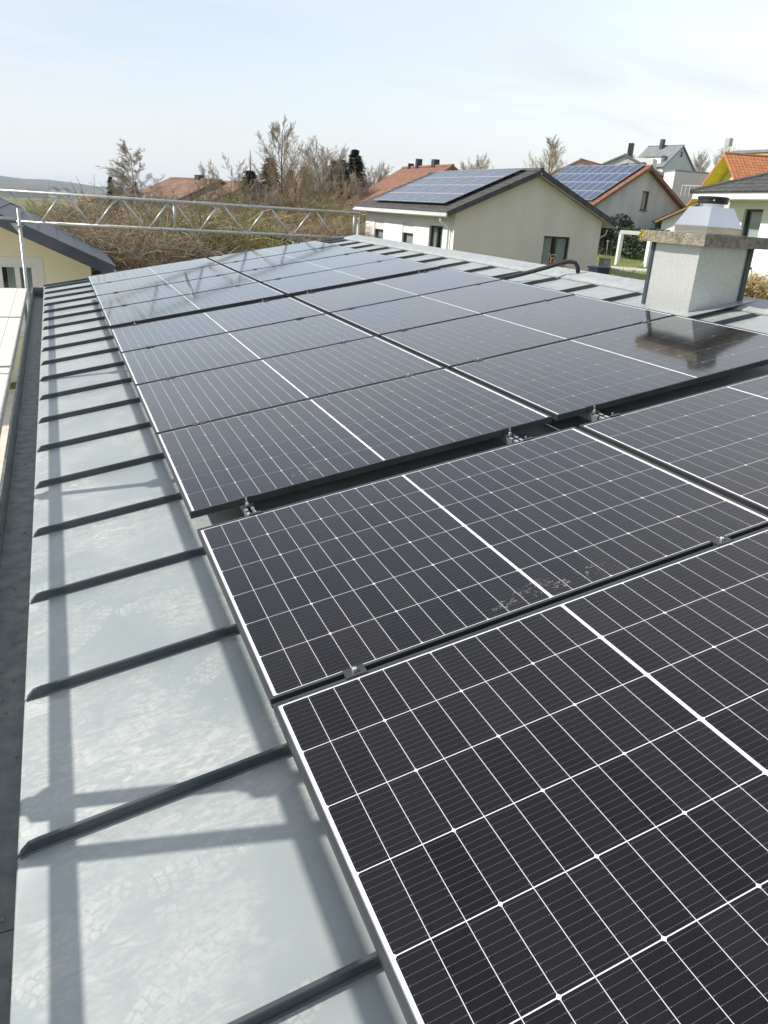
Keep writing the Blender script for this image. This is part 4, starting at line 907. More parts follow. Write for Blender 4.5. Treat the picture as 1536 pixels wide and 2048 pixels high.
# --- houses among the gardens to the left
m1 = gable_house('garden_house', 'house with a weathered red tiled roof behind the birch, above the girder', 'house', (*(10.52, 75.64),), 0.42, 9.5, 8, 0.61, 1.95, 0.5, 0.5, -6.5, BEIGE, TOLD, tile=(0.36, 0.38), wave=0.04)
house_part(m1, 'chimney', (4.5, 3.0, 2.68), (5.2, 3.7, 3.16), DARKFR)
m2 = gable_house('garden_house', 'second red roofed house partly behind the small bare tree, above the girder', 'house', (*(13.30, 71.13),), 0.15, 7.5, 8, 0.89, 1.6, 0.5, 0.5, -6.5, BEIGE, TOLD, tile=(0.36, 0.38), wave=0.04)
m3 = gable_house('grey_house', 'small far grey gabled house seen through the left part of the girder', 'house', (*(2.42, 83.37),), 0.12, 3.4, 6, -0.56, 0.95, 0.3, 0.3, -9, GREYR, TBROWN, tile=(0.4, 0.4))
# a few houses of the town on the slope across the valley
TOWN = [(-49.29, 1177.40), (-30.84, 1203.03), (-1.00, 1168.41), (20.89, 1188.22), (46.59, 1177.48), (13.05, 1218.34)]
for i, (x, y) in enumerate(TOWN):
    z_ = -12 + 4 * (i % 3)
    gable_house('valley_house', 'tiny pale house far off across the valley at the left', 'house', (x, y), (0.2, 1.0, -0.5)[i % 3], 10, 13, z_, 3.5, .5, .5, z_ - 9, WHITE if i % 2 else BEIGE, (TBROWN, TRED, TGREY)[i % 3], group='tiny houses across the valley', tile=(4, 4), wave=0, gutter=None, ridge_cap=False)

# ------------------------------------------------------------------ garden behind the bungalow
LZ = -1.0
lw = [(22.5, 24.5), (40, 24), (44, 36), (36, 43.5), (25.5, 42), (22.6, 37)]
def lawn_z(x, y): return zg(x, y) + 0.09
sheet('lawn', [22.4 + i * 1.1 for i in range(17)], [23 + i * 1.1 for i in range(19)], LAWNM, lambda x, y: -0.92 + 0.012 * (y - 32) + 0.01 * (x - 28) + 0.04 * noise.noise((x * .6, y * .6, 0)))
def lz(x, y): return -0.92 + 0.012 * (y - 32) + 0.01 * (x - 28) + 0.04 * noise.noise((x * .6, y * .6, 0))
m = MB()
for i in range(9000):
    x, y = random.uniform(22.6, 38), random.uniform(24, 42); z = lz(x, y) - .01; a = random.random() * 6.28; h = random.uniform(.05, .16); b = random.uniform(-.05, .05)
    m.add([(x - .014 * math.cos(a), y - .014 * math.sin(a), z), (x + .014 * math.cos(a), y + .014 * math.sin(a), z), (x + b, y + b * .5, z + h)], [(0, 1, 2)])
o = m.build('lawn_grass', LAWNM, kind='stuff'); tag(o, 'short green lawn grass behind the bungalow', 'grass')
pp1, pp2 = Vector((*(28.19, 33.15), 0)), Vector((*(29.39, 32.13), 0))
pv = Vector((pp2 - pp1)); 
pg = empty('pergola', 'white pergola frame on the lawn behind the chimney', 'pergola', loc=(pp1.x, pp1.y, -1.0))
dirp = (pp2 - pp1).normalized(); prp = Vector((-dirp.y, dirp.x, 0))
zt_ = 0.87 + 1.0
for k in range(2):
    for b in range(2):
        c = dirp * (pv.length * k) + prp * (3.0 * b); m = MB(); m.box((c.x - .08, c.y - .08, -0.2), (c.x + .08, c.y + .08, zt_ - .16)); m.build('post', WHITEFR, pg)
for b in range(2):
    m = MB(); a = prp * (3.0 * b) - dirp * .09; q = prp * (3.0 * b) + dirp * (pv.length + 2.4)
    m.prism([(p + prp * s_ * .07 + Vector((0, 0, zt_ - .158))).to_tuple() for p, s_ in ((a, -1), (q, -1), (q, 1), (a, 1))], [(p + prp * s_ * .07 + Vector((0, 0, zt_ + .02))).to_tuple() for p, s_ in ((a, -1), (q, -1), (q, 1), (a, 1))]); m.build('beam', WHITEFR, pg)
# patio, garden box with a rod, dark bin
q0, q1 = Vector((*(25.46, 30.21), 0)), Vector((*(26.91, 28.98), 0)); dd = (q1 - q0).normalized(); pd = Vector((-dd.y, dd.x, 0))
pt_ = empty('patio', 'pale paved terrace strip below the white pergola', 'terrace', loc=(q0.x, q0.y, -0.95))
for i in range(7):
    for j in range(3):
        m = MB(); a = dd * (i * .62) + pd * (j * .72); s1, s2 = dd * .60, pd * .70
        z = lz(q0.x + a.x, q0.y + a.y) + 0.95 + .05
        m.prism([(a + v + Vector((0, 0, z - .1))).to_tuple() for v in (Vector(), s1, s1 + s2, s2)], [(a + v + Vector((0, 0, z + .004 * ((i + j) % 2)))).to_tuple() for v in (Vector(), s1, s1 + s2, s2)]); m.build('slab', PAVE, pt_)
gx_, gy_ = (24.57, 29.64); m = empty('garden_pump', 'small grey garden post box with a thin rod on the lawn', 'garden post', loc=(gx_, gy_, lz(gx_, gy_)))
pb = m; m = MB(); m.box((-.2, -.2, 0), (.2, .2, .55)); m.box((-.22, -.22, .551), (.22, .22, .60)); m.build('post', STONE, pb); m = MB(); m.tube([(0, 0, .60), (0, 0, 1.35)], .02, 6); m.tube([(0, 0, 1.35), (0, 0, 1.42)], .05, 6); m.build('rod', STEEL, pb)
gx_, gy_ = (19.16, 23.73); b_ = empty('bin', 'small dark blue bin at the corner of the bungalow', 'bin', loc=(gx_ + .45, gy_, -1.45))
NAVY = simple('navy_plastic', (0.012, 0.018, 0.05), (0.018, 0.025, 0.06), rough=.5); m = MB(); m.prism([(-.25, -.25, 0), (.25, -.25, 0), (.25, .25, 0), (-.25, .25, 0)], [(-.3, -.3, .95), (.3, -.3, .95), (.3, .3, .95), (-.3, .3, .95)]); m.build('body', NAVY, b_); m = MB(); m.box((-.33, -.33, .951), (.33, .33, 1.02)); m.build('lid', NAVY, b_)
# dark grey retaining edge
a0, a1 = Vector((*(20.41, 25.28), 0)), Vector((*(19.76, 20.62), 0)); kk = empty('retaining_wall', 'low dark grey retaining wall along the edge of the lawn', 'low wall', loc=(a0.x, a0.y, -2.2)); dw = (a1 - a0); n_ = dw.length; dw.normalize(); pw_ = Vector((-dw.y, dw.x, 0))
nb = 6
for i in range(nb):
    m = MB(); s0, s1 = dw * (n_ * i / nb + .01), dw * (n_ * (i + 1) / nb - .01); m.prism([(v + Vector((0, 0, 0))).to_tuple() for v in (s0, s1, s1 + pw_ * .25, s0 + pw_ * .25)], [(v + Vector((0, 0, 1.12))).to_tuple() for v in (s0, s1, s1 + pw_ * .25, s0 + pw_ * .25)]); m.build('wall_block', STONE, kk)

# ------------------------------------------------------------------ plants
def leaf_cloud(n, fpos, size, jitter=.5):
    m = MB()
    for i in range(n):
        p = Vector(fpos()); a = Vector((random.gauss(0, 1), random.gauss(0, 1), random.gauss(0, 1) + .4)).normalized(); b = a.orthogonal().normalized(); b = (Matrix.Rotation(random.random() * 6.28, 3, a) @ b); c = a.cross(b)
        s_ = size * random.uniform(.6, 1.3); m.add([p - b * s_, p + c * s_ * .45, p + b * s_, p - c * s_ * .45], [(0, 1, 2, 3)])
    return m
def blob(rx_, ry_, rz_, cz, lumps=7, seed=0):
    rnd = random.Random(seed); L0 = [(rnd.uniform(-.55, .55) * rx_, rnd.uniform(-.55, .55) * ry_, cz + rnd.uniform(-.4, .5) * rz_, rnd.uniform(.35, .6)) for _ in range(lumps)]
    def f():
        x, y, z, k = random.choice(L0)
        while True:
            d = Vector((random.uniform(-1, 1), random.uniform(-1, 1), random.uniform(-1, 1)))
            if .25 < d.length < 1: break
        d = d.normalized() * d.length ** .5
        return (x + d.x * rx_ * k, y + d.y * ry_ * k, max(.05, z + d.z * rz_ * k))
    return f
# bare tree grown branch by branch
def bare_tree(H, seed, kids=(24, 9, 7, 5), lens=(.42, .42, .5, .5), trunk_r=.13, upright=.55, start=.22, droop=0.0, twr=.011, shape=0.75, forks=0):
    rnd = random.Random(seed); tr, tw = MB(), MB(); LV = len(kids)
    def grow(p, d, length, r0, lev):
        n = (7, 5, 4, 3, 2)[lev]; pts = [p.copy()]; dirs = []; q = p.copy(); dd_ = d.copy()
        for i in range(n):
            wob = (.025, .08, .16, .22, .25)[lev]
            dd_ = (dd_ + Vector((rnd.gauss(0, wob), rnd.gauss(0, wob), rnd.gauss(0, wob * .6) + (.06 if lev == 0 else .10 if lev == 1 else .05) - droop * (lev >= 2)))).normalized(); q = q + dd_ * length / n; pts.append(q.copy()); dirs.append(dd_.copy())
        rad = [max(twr * (1.6, 1.4, 1.1, .9, .7)[lev], r0 * (1 - .86 * i / n)) for i in range(n + 1)]
        (tr if lev < 1 else tw).tube(pts, rad, (7, 4, 3, 3, 3)[lev], cap=False)
        if lev >= LV: return
        k = kids[lev]; s0 = start if lev == 0 else .15
        for i in range(k):
            t = min(.985, s0 + (1 - s0) * (i + rnd.random()) / k)
            idx = min(n - 1, int(t * n)); pos = pts[idx].lerp(pts[idx + 1], t * n - idx); base = dirs[idx]
            side = base.orthogonal().normalized(); side = Matrix.Rotation(rnd.random() * 6.283, 3, base) @ side
            uk = upright if lev == 0 else min(.74, upright + .16); nd = (base * uk + side * (1 - uk)).normalized()
            ln = length * lens[lev] * ((1.0 - shape * (t - s0) / (1 - s0)) if lev == 0 else 1.05 - .5 * t) * rnd.uniform(.7, 1.2)
            grow(pos, nd, ln, max(twr, rad[idx] * .5), lev + 1)
    grow(Vector((0, 0, 0)), Vector((0, 0, 1)), H, trunk_r, 0)
    zm = max(v[2] for v in tr.v + tw.v); k = H / zm
    for q in (tr, tw): q.v = [(x * k, y * k, z * k) for x, y, z in q.v]
    return tr, tw
def tree(name, label, pos, H, zbase, me, group=None, rz=0, sc=None):
    e = empty(name, label, 'tree', group, (pos[0], pos[1], zbase), (0, 0, rz)); inst('trunk', me[0], e); inst('crown', me[1], e)
    s_ = sc or 1.0; k = 1.65 if me is BIR else 1.1; e.scale = (s_ * k, s_ * k, s_); return e
TA = bare_tree(10, 3, (36, 11, 7, 4), (.55, .45, .5, .6), .14, .50, .20, shape=.84, twr=.0060); TALL = (TA[0].mesh('trunk', BARK), TA[1].mesh('crown', TWIG))
TB = bare_tree(10, 12, (40, 11, 8, 5), (.36, .45, .55, .7), .11, .56, .10, droop=.10, shape=.70, twr=.0058); BIR = (TB[0].mesh('trunk', BIRCH), TB[1].mesh('crown', TWIGB))
TC = bare_tree(8, 21, (30, 11, 8, 4), (.62, .45, .5, .6), .10, .60, .16, shape=.6, twr=.0065); ROUND = (TC[0].mesh('trunk', BARK), TC[1].mesh('crown', TWIGG))
TD = bare_tree(8, 33, (22, 10, 7, 4), (.42, .45, .5, .6), .08, .52, .2, shape=.6, twr=.0060); SPARSE = (TD[0].mesh('trunk', BARK), TD[1].mesh('crown', TWIG))
def T_(name, label, px, H, me, h0, rz=0, group=None, zt=None):
    x, y = px; zb = zg(x, y) - .1
    top = zt if zt is not None else zb + H
    return tree(name, label, (x, y), H, zb, me, group, rz, (top - zb) / h0)
T_('birch_tree', 'bare birch with a pale trunk behind the left half of the girder', (4.90, 50.14), 9, BIR, 10, 0.4, zt=4.15)
T_('bare_tree', 'tallest bare tree, standing behind the middle of the girder', (12.92, 46.60), 9, TALL, 10, 1.3, zt=6.08)
T_('bare_tree', 'bare round crowned tree just right of the tallest tree', (18.76, 57.37), 9, ROUND, 8, 0.2, zt=5.97)
T_('bare_tree', 'second bare grey tree right of the tallest tree, by the tall spruce', (21.09, 60.81), 9, ROUND, 8, 2.2, zt=5.88)
T_('bare_tree', 'small crooked bare tree in front of the red roofed houses', (8.20, 41.56), 6, SPARSE, 8, 2.6, zt=3.46)
T_('bare_tree', 'thin bare tree left of the red roofed houses', (9.59, 55.54), 6, SPARSE, 8, 0.9, zt=3.67)
T_('bare_tree', 'bare bushy tree between the tall spruce and the red roof', (23.33, 57.85), 6, ROUND, 8, 3.0, zt=4.75)
T_('bare_tree', 'slim bare tree standing close to the red roof with chimneys', (27.42, 64.81), 6, SPARSE, 8, 4.0, zt=5.12)
T_('bare_tree', 'bare tree showing above the ridge of the bungalow roof', (38.77, 68.16), 6, ROUND, 8, 1.1, zt=6.93)
T_('bare_tree', 'bare tree just left of the one above the bungalow ridge', (41.24, 75.93), 6, ROUND, 8, 5.1, zt=6.68)
T_('bare_tree', 'tall many stemmed bare tree above the peak of the bungalow', (45.66, 66.24), 6, TALL, 10, 2.1, zt=9.06)
T_('bare_tree', 'bare tree left of the hillside house on the skyline', (94.40, 114.64), 6, ROUND, 8, 1.9, zt=12.90)
T_('bare_tree', 'bare tree right behind the hillside house', (103.43, 106.65), 6, ROUND, 8, .7, zt=14.07)
T_('bare_tree', 'bare tree between the hillside house and the ochre house', (109.47, 107.73), 6, ROUND, 8, 3.7, zt=15.66)
T_('bare_tree', 'bare tree left of the birch near the small dark spruce', (4.89, 64.20), 6, SPARSE, 8, 3.3, zt=2.27)

def conifer(H, rad, n, seed, dense=1.0, top=1.0):
    rnd = random.Random(seed); tr, cr = MB(), MB(); tr.tube([(0, 0, 0), (0, 0, H * .5), (0, 0, H * .97)], [.14, .08, .015], 7, cap=False)
    lay = int(H * 4.5)
    for k in range(lay):
        t0_ = (k + rnd.random()) / lay
        for b in range(int(15 * dense) + 3):
            t = min(.995, max(0, t0_ + rnd.gauss(0, .035))); z = H * (.06 + .93 * t); rr = rad * (1 - t) ** .85 * top * rnd.uniform(.75, 1.15) + .06
            a = rnd.random() * 6.283; ln = rr * rnd.uniform(.65, 1.1); dx, dy = math.cos(a), math.sin(a)
            for j in range(n):
                f = (j + 1) / n; p = Vector((dx * ln * f, dy * ln * f, z + .10 * f * ln - .34 * ln * f * f + rnd.uniform(-.05, .05)))
                for _ in range(2):
                    v = Vector((dx, dy, -.3)) * rnd.uniform(.16, .34) + Vector((rnd.uniform(-.12, .12), rnd.uniform(-.12, .12), rnd.uniform(-.08, .08))); sd = Vector((-dy, dx, rnd.uniform(-.3, .3))) * rnd.uniform(.10, .20)
                    cr.add([p - sd, p + v, p + sd, p - v * .4], [(0, 1, 2, 3)])
    return tr, cr
CA = conifer(10, 3.5, 6, 2); SPR = (CA[0].mesh('trunk', BARK), CA[1].mesh('crown', NEEDLE))
SPRB = (SPR[0], CA[1].mesh('crown', NEEDLEB))
CB = conifer(8, 2.2, 5, 5, 1.4, 1.2)
THU = (SPR[0], CB[1].mesh('crown', NEEDLEB))
for lab, px, D, ytop, me, sx in (('tallest dark spruce right of the bare trees', 706, 62, 297, SPR, 1.3), ('slim dark spruce just left of the tallest spruce', 682, 66, 319, SPR, 1.25), ('second slim spruce, left of the pair beside the tallest spruce', 666, 64, 321, SPR, 1.25),
                              ('olive brown conifer left of the tallest bare tree', 540, 60, 312, SPRB, 1.3), ('short dark conifer right of the tallest bare trunk', 581, 58, 338, SPR, 1.0), ('yellowish conifer between the bare trees', 607, 60, 332, SPRB, 1.2),
                              ('dense rounded dark conifer left of the olive one', 501, 58, 335, THU, 1.5), ('small dark spruce beside the birch', 222, 64, 352, SPR, .75), ('dark conifer tucked behind the birch trunk', 270, 68, 362, SPR, .9)):
    for_pos = {706: (21.17, 56.53), 682: (21.63, 60.62), 666: (20.36, 58.95), 540: (14.59, 56.51), 581: (15.50, 54.19), 607: (16.97, 55.84), 501: (12.75, 54.90), 222: (3.88, 62.27), 270: (5.96, 66.11)}[px]
    ztop = {706: 5.27, 682: 4.70, 666: 4.48, 540: 4.16, 581: 3.39, 607: 3.73, 501: 3.29, 222: 2.18, 270: 2.00}[px]
    e = T_('conifer_tree', lab, for_pos, 10, me, 10 if me is not THU else 8.2, random.random() * 6, zt=ztop); e.scale = (e.scale[2] * sx, e.scale[2] * sx, e.scale[2])

for i, (pos_, zt, lab) in enumerate([((-0.62, 42.41), 0.90, 'slim bare garden tree left of the birch, first from its left'),
        ((0.40, 34.40), 0.87, 'slim bare garden tree left of the birch, second from its left'),
        ((1.66, 50.37), 1.11, 'slim bare garden tree left of the birch, third from its left'),
        ((1.85, 38.35), 1.01, 'slim bare garden tree left of the birch, fourth from its left'),
        ((4.66, 40.10), 1.54, 'slim bare garden tree between the birch and the red roofs, first from its left'),
        ((6.04, 43.96), 1.48, 'slim bare garden tree between the birch and the red roofs, second from its left'),
        ((5.17, 33.98), 1.18, 'slim bare garden tree between the birch and the red roofs, third from its left'),
        ((6.88, 37.74), 1.70, 'slim bare garden tree between the birch and the red roofs, fourth from its left'),
        ((9.19, 43.40), 2.37, 'slim bare garden tree near the tallest bare tree, first from its left'),
        ((8.57, 37.39), 1.81, 'slim bare garden tree near the tallest bare tree, second from its left'),
        ((10.28, 41.09), 2.42, 'slim bare garden tree near the tallest bare tree, third from its left'),
        ((12.56, 46.70), 3.26, 'slim bare garden tree near the tallest bare tree, fourth from its left'),
        ((12.67, 42.51), 2.92, 'slim bare garden tree near the tallest bare tree, fifth from its left'),
        ((15.23, 48.00), 3.73, 'slim bare garden tree near the tallest bare tree, sixth from its left'),
        ((14.85, 43.92), 2.97, 'slim bare garden tree beside the dark spruces, first from its left'),
        ((17.88, 49.22), 3.72, 'slim bare garden tree beside the dark spruces, second from its left'),
        ((20.12, 52.66), 3.70, 'slim bare garden tree beside the dark spruces, third from its left')]):
    T_('slim_bare_tree', lab, pos_, 6, (SPARSE, ROUND)[i % 3 == 1], 8, i * 1.9, 'slim bare trees in the gardens', zt=zt)
# twiggy shrubs filling the gardens
def bush(H, n, seed, lean=.5):
    rnd = random.Random(seed); m = MB()
    for i in range(n):
        a = rnd.random() * 6.283; r0 = rnd.random() ** .7 * .45 * H * .5; p = Vector((math.cos(a) * r0, math.sin(a) * r0, 0)); out_ = Vector((math.cos(a), math.sin(a), 0)); h = H * rnd.uniform(.55, 1.05); k = rnd.uniform(.1, lean)
        pts = [p + out_ * (k * h * t * t * .9) + Vector((rnd.gauss(0, .05), rnd.gauss(0, .05), 0)) * t * H * .5 + Vector((0, 0, h * (t - .18 * t * t * k * 2))) for t in (0, .35, .7, 1)]
        m.tube(pts, [.013, .010, .008, .005], 3, cap=False)
        for _ in range(13):
            t = rnd.uniform(.25, .95); i0 = min(2, int(t * 3)); b = pts[i0].lerp(pts[i0 + 1], t * 3 - i0); d = Vector((rnd.gauss(0, 1), rnd.gauss(0, 1), rnd.uniform(-.1, 1.0))).normalized() * H * rnd.uniform(.10, .26)
            m.tube([b, b + d * .5 + Vector((0, 0, .02 * H)), b + d], [.007, .006, .004], 3, cap=False)
    return m
BU = [bush(3.2, 300, 41).mesh('shrub', TWIG), bush(3.2, 300, 42, .7).mesh('shrub', TWIGR), bush(3.4, 300, 43, .4).mesh('shrub', TWIGO), bush(3.0, 300, 44, .9).mesh('shrub', TWIG), bush(3.2, 300, 45, .6).mesh('shrub', TWIGG)]
SH = [((-1.07, 32.41), 0.56, 'between the cream house and the birch, farther back'),
      ((-0.46, 38.41), 0.25, 'between the cream house and the birch, farther back'),
      ((0.16, 31.41), 0.47, 'between the cream house and the birch, farther back'),
      ((0.52, 26.40), 0.81, 'between the cream house and the birch, close behind the roof'),
      ((1.27, 32.37), 0.63, 'between the cream house and the birch, farther back'),
      ((1.23, 24.36), 0.60, 'between the cream house and the birch, close behind the roof'),
      ((1.97, 29.32), 0.96, 'around the foot of the birch, close behind the roof'),
      ((1.73, 22.32), 1.09, 'around the foot of the birch, close behind the roof'),
      ((2.65, 28.26), 0.58, 'around the foot of the birch, close behind the roof'),
      ((2.61, 24.24), 0.89, 'around the foot of the birch, close behind the roof'),
      ((3.89, 31.13), 0.87, 'around the foot of the birch, farther back'),
      ((3.49, 25.13), 0.99, 'in front of the red roofed houses, close behind the roof'),
      ((4.52, 29.02), 0.66, 'in front of the red roofed houses, close behind the roof'),
      ((3.93, 23.03), 0.95, 'in front of the red roofed houses, close behind the roof'),
      ((5.55, 29.85), 0.79, 'in front of the red roofed houses, farther back'),
      ((5.18, 25.85), 0.69, 'in front of the red roofed houses, close behind the roof'),
      ((6.63, 30.65), 1.23, 'in front of the red roofed houses, farther back'),
      ((8.19, 35.43), 0.43, 'around the tallest bare tree, farther back'),
      ((7.79, 31.41), 0.82, 'around the tallest bare tree, farther back'),
      ((9.57, 36.11), 1.07, 'around the tallest bare tree, farther back'),
      ((11.23, 39.81), 0.92, 'around the tallest bare tree, farther back'),
      ((10.15, 33.87), 1.07, 'around the tallest bare tree, farther back'),
      ((12.72, 40.41), 0.66, 'around the tallest bare tree, farther back'),
      ((12.14, 36.39), 0.59, 'between the conifers and the bungalow, farther back'),
      ((14.68, 41.87), 1.50, 'between the conifers and the bungalow, farther back'),
      ((13.59, 36.95), 1.01, 'between the conifers and the bungalow, farther back'),
      ((-0.87, 50.41), 0.41, 'between the cream house and the birch, farther back'),
      ((0.13, 56.41), 0.14, 'between the cream house and the birch, farther back'),
      ((0.98, 48.39), 0.59, 'between the cream house and the birch, farther back'),
      ((2.26, 55.35), 0.32, 'between the cream house and the birch, farther back'),
      ((2.49, 46.32), 0.31, 'between the cream house and the birch, farther back'),
      ((3.89, 52.24), 0.17, 'around the foot of the birch, farther back'),
      ((5.11, 48.11), 0.26, 'around the foot of the birch, farther back'),
      ((6.73, 53.95), 0.27, 'around the foot of the birch, farther back'),
      ((6.40, 45.93), 0.36, 'in front of the red roofed houses, farther back'),
      ((7.77, 49.76), 0.93, 'in front of the red roofed houses, farther back'),
      ((8.02, 44.65), 0.52, 'in front of the red roofed houses, farther back'),
      ((10.02, 47.31), 0.27, 'in front of the red roofed houses, farther back'),
      ((9.87, 43.25), 1.82, 'around the tallest bare tree, farther back'),
      ((11.97, 48.91), 1.50, 'around the tallest bare tree, farther back'),
      ((11.73, 44.85), 1.83, 'around the tallest bare tree, farther back'),
      ((14.41, 49.30), 2.20, 'around the tallest bare tree, farther back'),
      ((14.31, 46.20), 1.53, 'around the tallest bare tree, farther back'),
      ((16.28, 49.77), 2.14, 'between the conifers and the bungalow, farther back'),
      ((15.96, 46.71), 1.92, 'between the conifers and the bungalow, farther back'),
      ((18.55, 51.10), 2.22, 'between the conifers and the bungalow, farther back'),
      ((0.56, 20.39), 0.82, 'between the cream house and the birch, close behind the roof'),
      ((0.80, 19.38), 0.78, 'between the cream house and the birch, close behind the roof'),
      ((1.14, 19.35), 0.83, 'around the foot of the birch, close behind the roof'),
      ((2.39, 20.23), 0.83, 'around the foot of the birch, close behind the roof'),
      ((3.02, 20.14), 1.02, 'in front of the red roofed houses, close behind the roof'),
      ((3.98, 20.99), 1.06, 'in front of the red roofed houses, close behind the roof'),
      ((1.91, 19.28), 1.12, 'around the foot of the birch, close behind the roof'),
      ((-0.31, 68.41), -0.08, 'between the cream house and the birch, farther back'),
      ((1.31, 74.39), -0.55, 'between the cream house and the birch, farther back'),
      ((2.57, 70.35), -0.46, 'between the cream house and the birch, farther back'),
      ((8.12, 67.89), 0.60, 'around the foot of the birch, farther back'),
      ((13.37, 62.96), 0.35, 'in front of the red roofed houses, farther back'),
      ((16.06, 66.45), 2.11, 'around the tallest bare tree, farther back'),
      ((16.48, 62.21), 1.43, 'around the tallest bare tree, farther back'),
      ((22.03, 68.93), 1.64, 'between the conifers and the bungalow, farther back'),
      ((21.85, 64.78), 2.62, 'between the conifers and the bungalow, farther back'),
      ((-1.95, 78.40), -0.80, 'between the cream house and the birch, farther back'),
      ((-3.18, 73.36), -0.35, 'between the cream house and the birch, farther back'),
      ((-3.08, 58.35), -0.10, 'between the cream house and the birch, farther back')]
SHC = ['brown', 'reddish brown', 'ochre', 'dull brown', 'pale grey']
for i, ((x, y), zt, where) in enumerate(SH):
    kd = (i * 7 + i // 5) % 5; me = BU[kd]; z0 = zg(x, y) - .1; k = max(1.2, (zt - z0) * (.78 + .3 * ((i * 37) % 10) / 10)) / 3.2
    e = inst('brown_shrub', me, None, (x, y, z0), (0, 0, i * 2.4)); e.scale = (max(.9, k * 1.1), max(.9, k * 1.1), k)
    tag(e, '%s leafless shrub %s' % (SHC[kd], where), 'shrub', 'leafless brown shrubs in the gardens')
# undergrowth beneath them
m = MB()
for i in range(5200):
    a = R(random.uniform(-14, 26)); D = 17 + 45 * random.random() ** 1.2; x, y = -0.42 + D * math.sin(a), -1.59 + D * math.cos(a)
    if 9.5 < x < 24 and y > 24: continue
    if x < 0.8 and y < 22.5 and x > -12: continue
    z = zg(x, y); d = Vector((random.gauss(0, .35), random.gauss(0, .35), 1)).normalized() * random.uniform(.5, 1.5); b = Vector((x, y, z - .05)); q = Vector((random.gauss(0, .15), random.gauss(0, .15), 0))
    m.tube([b, b + d * .5 + q, b + d + q * 2.2], [.014, .011, .006], 3, cap=False)
o = m.build('undergrowth', TWIGO, kind='stuff'); tag(o, 'brown undergrowth covering the gardens below the shrubs', 'undergrowth')

def leafy(name, label, cat, pos, fpos, n, size, mat, stem=True, group=None):
    e = empty(name, label, cat, group, pos); leaf_cloud(n, fpos, size).build('foliage', mat, e)
    if stem:
        m = MB()
        for k in range(7):
            a = k * .9; m.tube([(0, 0, -.1), (math.cos(a) * .25, math.sin(a) * .25, .6), (math.cos(a) * .6, math.sin(a) * .6, 1.3)], [.03, .022, .01], 5, cap=False)
        m.build('stem', BARK, e)
    return e
for k, (px_, lab) in enumerate((((5.57, 22.69), 'bright green leaved laurel bush just beyond the roof under the girder'), ((6.49, 23.48), 'second green laurel bush under the girder, right of the bright one'))):
    leafy('laurel_bush', lab, 'bush', (px_[0], px_[1], zg(*px_) + .2), blob(1.35, 1.1, 1.3, 1.25, 8, k + 3), 3800, .10, LEAF, group='green laurel bushes under the girder')
px_ = (11.60, 36.57); leafy('laurel_bush', 'yellow green leaved bush at the right end of the girder', 'bush', (px_[0], px_[1], zg(*px_)), blob(2.0, 1.5, 1.3, 1.3, 8, 8), 3000, .11, LEAF)
px_ = (14.12, 43.11); leafy('laurel_bush', 'dark evergreen bush under the right end of the girder', 'bush', (px_[0], px_[1], zg(*px_)), blob(2.2, 1.6, 1.5, 1.3, 8, 9), 2600, .12, HEDGEL)
# clipped hedge behind the lawn
h0, h1 = Vector((*(33.79, 42.75), 0)), Vector((*(33.21, 35.42), 0)); hd_ = (h1 - h0); hl = hd_.length; hd_.normalize(); hp = Vector((-hd_.y, hd_.x, 0))
hz0 = -1.1
def hpos():
    t = random.random() * hl; s_ = random.uniform(-.6, .6); z = random.random() ** .7 * (2.05 + .25 * noise.noise((t * .8, 0, 3)))
    if abs(s_) < .42 and z < 1.7: s_ = math.copysign(random.uniform(.42, .62), s_)
    q = hd_ * t + hp * s_; return (q.x, q.y, z)
he = empty('hedge', 'dark green clipped hedge between the lawn and the grey house', 'hedge', loc=(h0.x, h0.y, hz0)); leaf_cloud(11000, hpos, .11).build('foliage', HEDGEL, he)
m = MB()
for i in range(12):
    q = hd_ * (hl * (i + .5) / 12); m.tube([(q.x, q.y, -.2), (q.x, q.y, 1.6)], .05, 5)
m.build('stem', BARK, he)
for k, (px_, lab) in enumerate((((32.92, 40.89), 'rounded evergreen shrub at the left end of the hedge'), ((37.57, 44.86), 'evergreen shrub against the grey gable wall'), ((43.41, 47.76), 'evergreen shrub right of the grey gable window'))):
    leafy('evergreen_shrub', lab, 'shrub', (px_[0], px_[1], -.9), blob(1.5, 1.2, 1.3, 1.5, 6, k + 20), 1700, .12, HEDGEL, group='evergreen shrubs by the hedge')
# bare little bush in front of the gable window
bx_ = (17.85, 24.08); e = inst('small_bare_bush', bush(1.0, 40, 77, .5).mesh('bush', TWIGR), None, (bx_[0], bx_[1], -0.64)); e.scale = (.8, .8, 1.0); tag(e, 'small leafless bush below the bungalow gable window', 'bush')
e.location.z = -1.55; e.scale = (1.2, 1.2, 1.55)
# low planting on the lawn edge
m = leaf_cloud(2600, lambda: ((lambda t: (a0.x + dw.x * t + pw_.x * random.uniform(.3, .9), a0.y + dw.y * t + pw_.y * random.uniform(.3, .9), -1.06 + random.random() ** 2 * .28))(random.random() * n_)), .06)
o = m.build('edge_plants', LAWNM, kind='stuff'); tag(o, 'low yellow green plants along the lawn edge above the grey wall', 'plants')

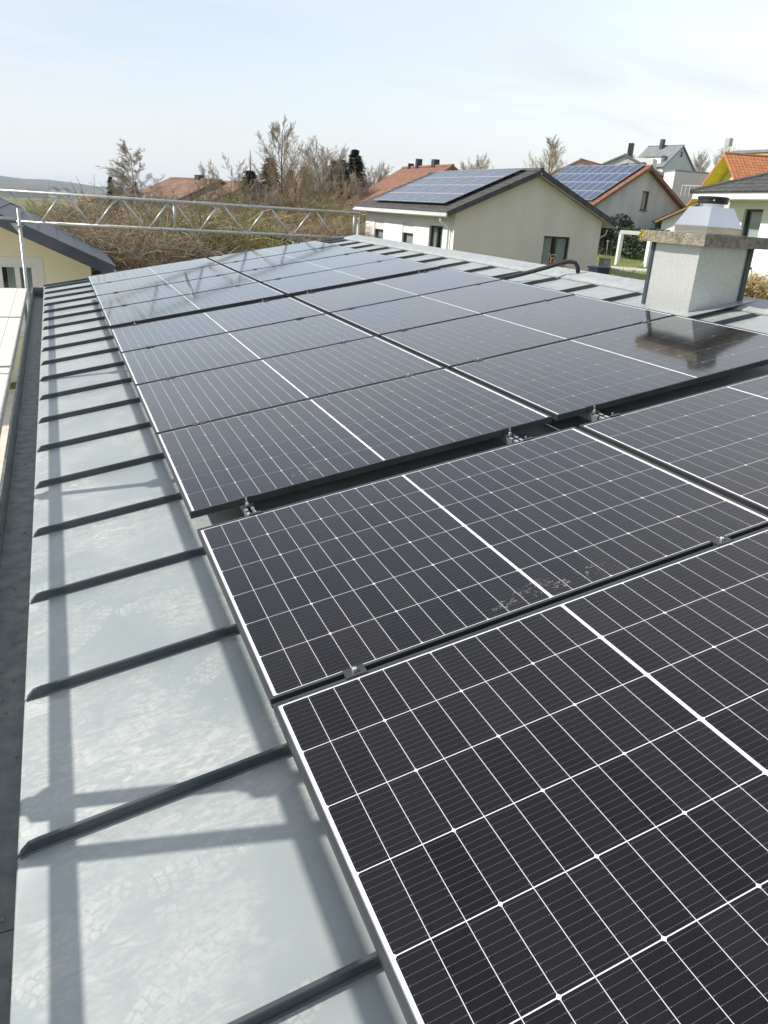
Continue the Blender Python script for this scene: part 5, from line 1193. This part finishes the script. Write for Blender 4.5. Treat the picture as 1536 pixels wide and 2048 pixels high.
# rockery at the right
def rock(seed, r_):
    bm = bmesh.new(); bmesh.ops.create_icosphere(bm, subdivisions=2, radius=r_)
    for v in bm.verts: v.co *= 1 + .35 * noise.noise(v.co * (1.4 / r_) + Vector((seed, 0, 0))); v.co.z *= .7
    me = bpy.data.meshes.new('rock'); bm.to_mesh(me); bm.free(); me.materials.append(STONE); return me
RK = [rock(3.1 * i, .3) for i in range(4)]
ROCKS = [((11.42, 9.18), .8), ((10.88, 8.58), 1.1), ((11.90, 9.39), .9), ((11.21, 8.66), 1.2), ((10.93, 8.83), 1.0), ((10.31, 8.02), .7), ((10.21, 7.83), .9), ((10.11, 7.94), .8), ((10.12, 7.63), 1.0), ((9.88, 7.90), .9), ((10.91, 8.25), 1.1)]
def rz_(x, y): return -0.42
for i, ((x, y), s_) in enumerate(ROCKS):
    o = inst('rock', RK[i % 4], None, (x, y, rz_(x, y) + .05), (0, 0, i * 1.7)); o.scale = (s_, s_, s_); tag(o, 'grey rounded garden rock in the rockery right of the chimney', 'rock', 'rocks of the rockery')
sheet('garden_bed', [11.5 + i * .6 for i in range(14)], [7.5 + i * .6 for i in range(16)], LAWNM, lambda x, y: -.42 + .03 * noise.noise((x, y, 1)))
for k, px_ in enumerate(((13.18, 10.51), (13.60, 10.64))):
    e = inst('dry_grass_tuft', bush(.9, 90, 90 + k, .9).mesh('tuft', STRAW), None, (px_[0], px_[1], -.42)); tag(e, ('straw coloured grass tuft beside the white house wall', 'straw coloured grass tuft at the far right picture edge')[k], 'grass tuft')

# ------------------------------------------------------------------ haze
m = MB(); m.box((-5600, -5600, -70), (5600, 5600, 46)); hzo = m.build('haze', BLACK); hzo['kind'] = 'stuff'
hm = bpy.data.materials.new('haze_air'); hm.use_nodes = True; ht = hm.node_tree; ht.nodes.clear(); ho = ht.nodes.new('ShaderNodeOutputMaterial'); hv = ht.nodes.new('ShaderNodeVolumePrincipled')
hv.inputs['Color'].default_value = (0.80, 0.885, 1.0, 1); hv.inputs['Density'].default_value = 0.00018; hv.inputs['Anisotropy'].default_value = 0.3
ht.links.new(hv.outputs[0], ho.inputs['Volume']); hzo.data.materials.clear(); hzo.data.materials.append(hm)
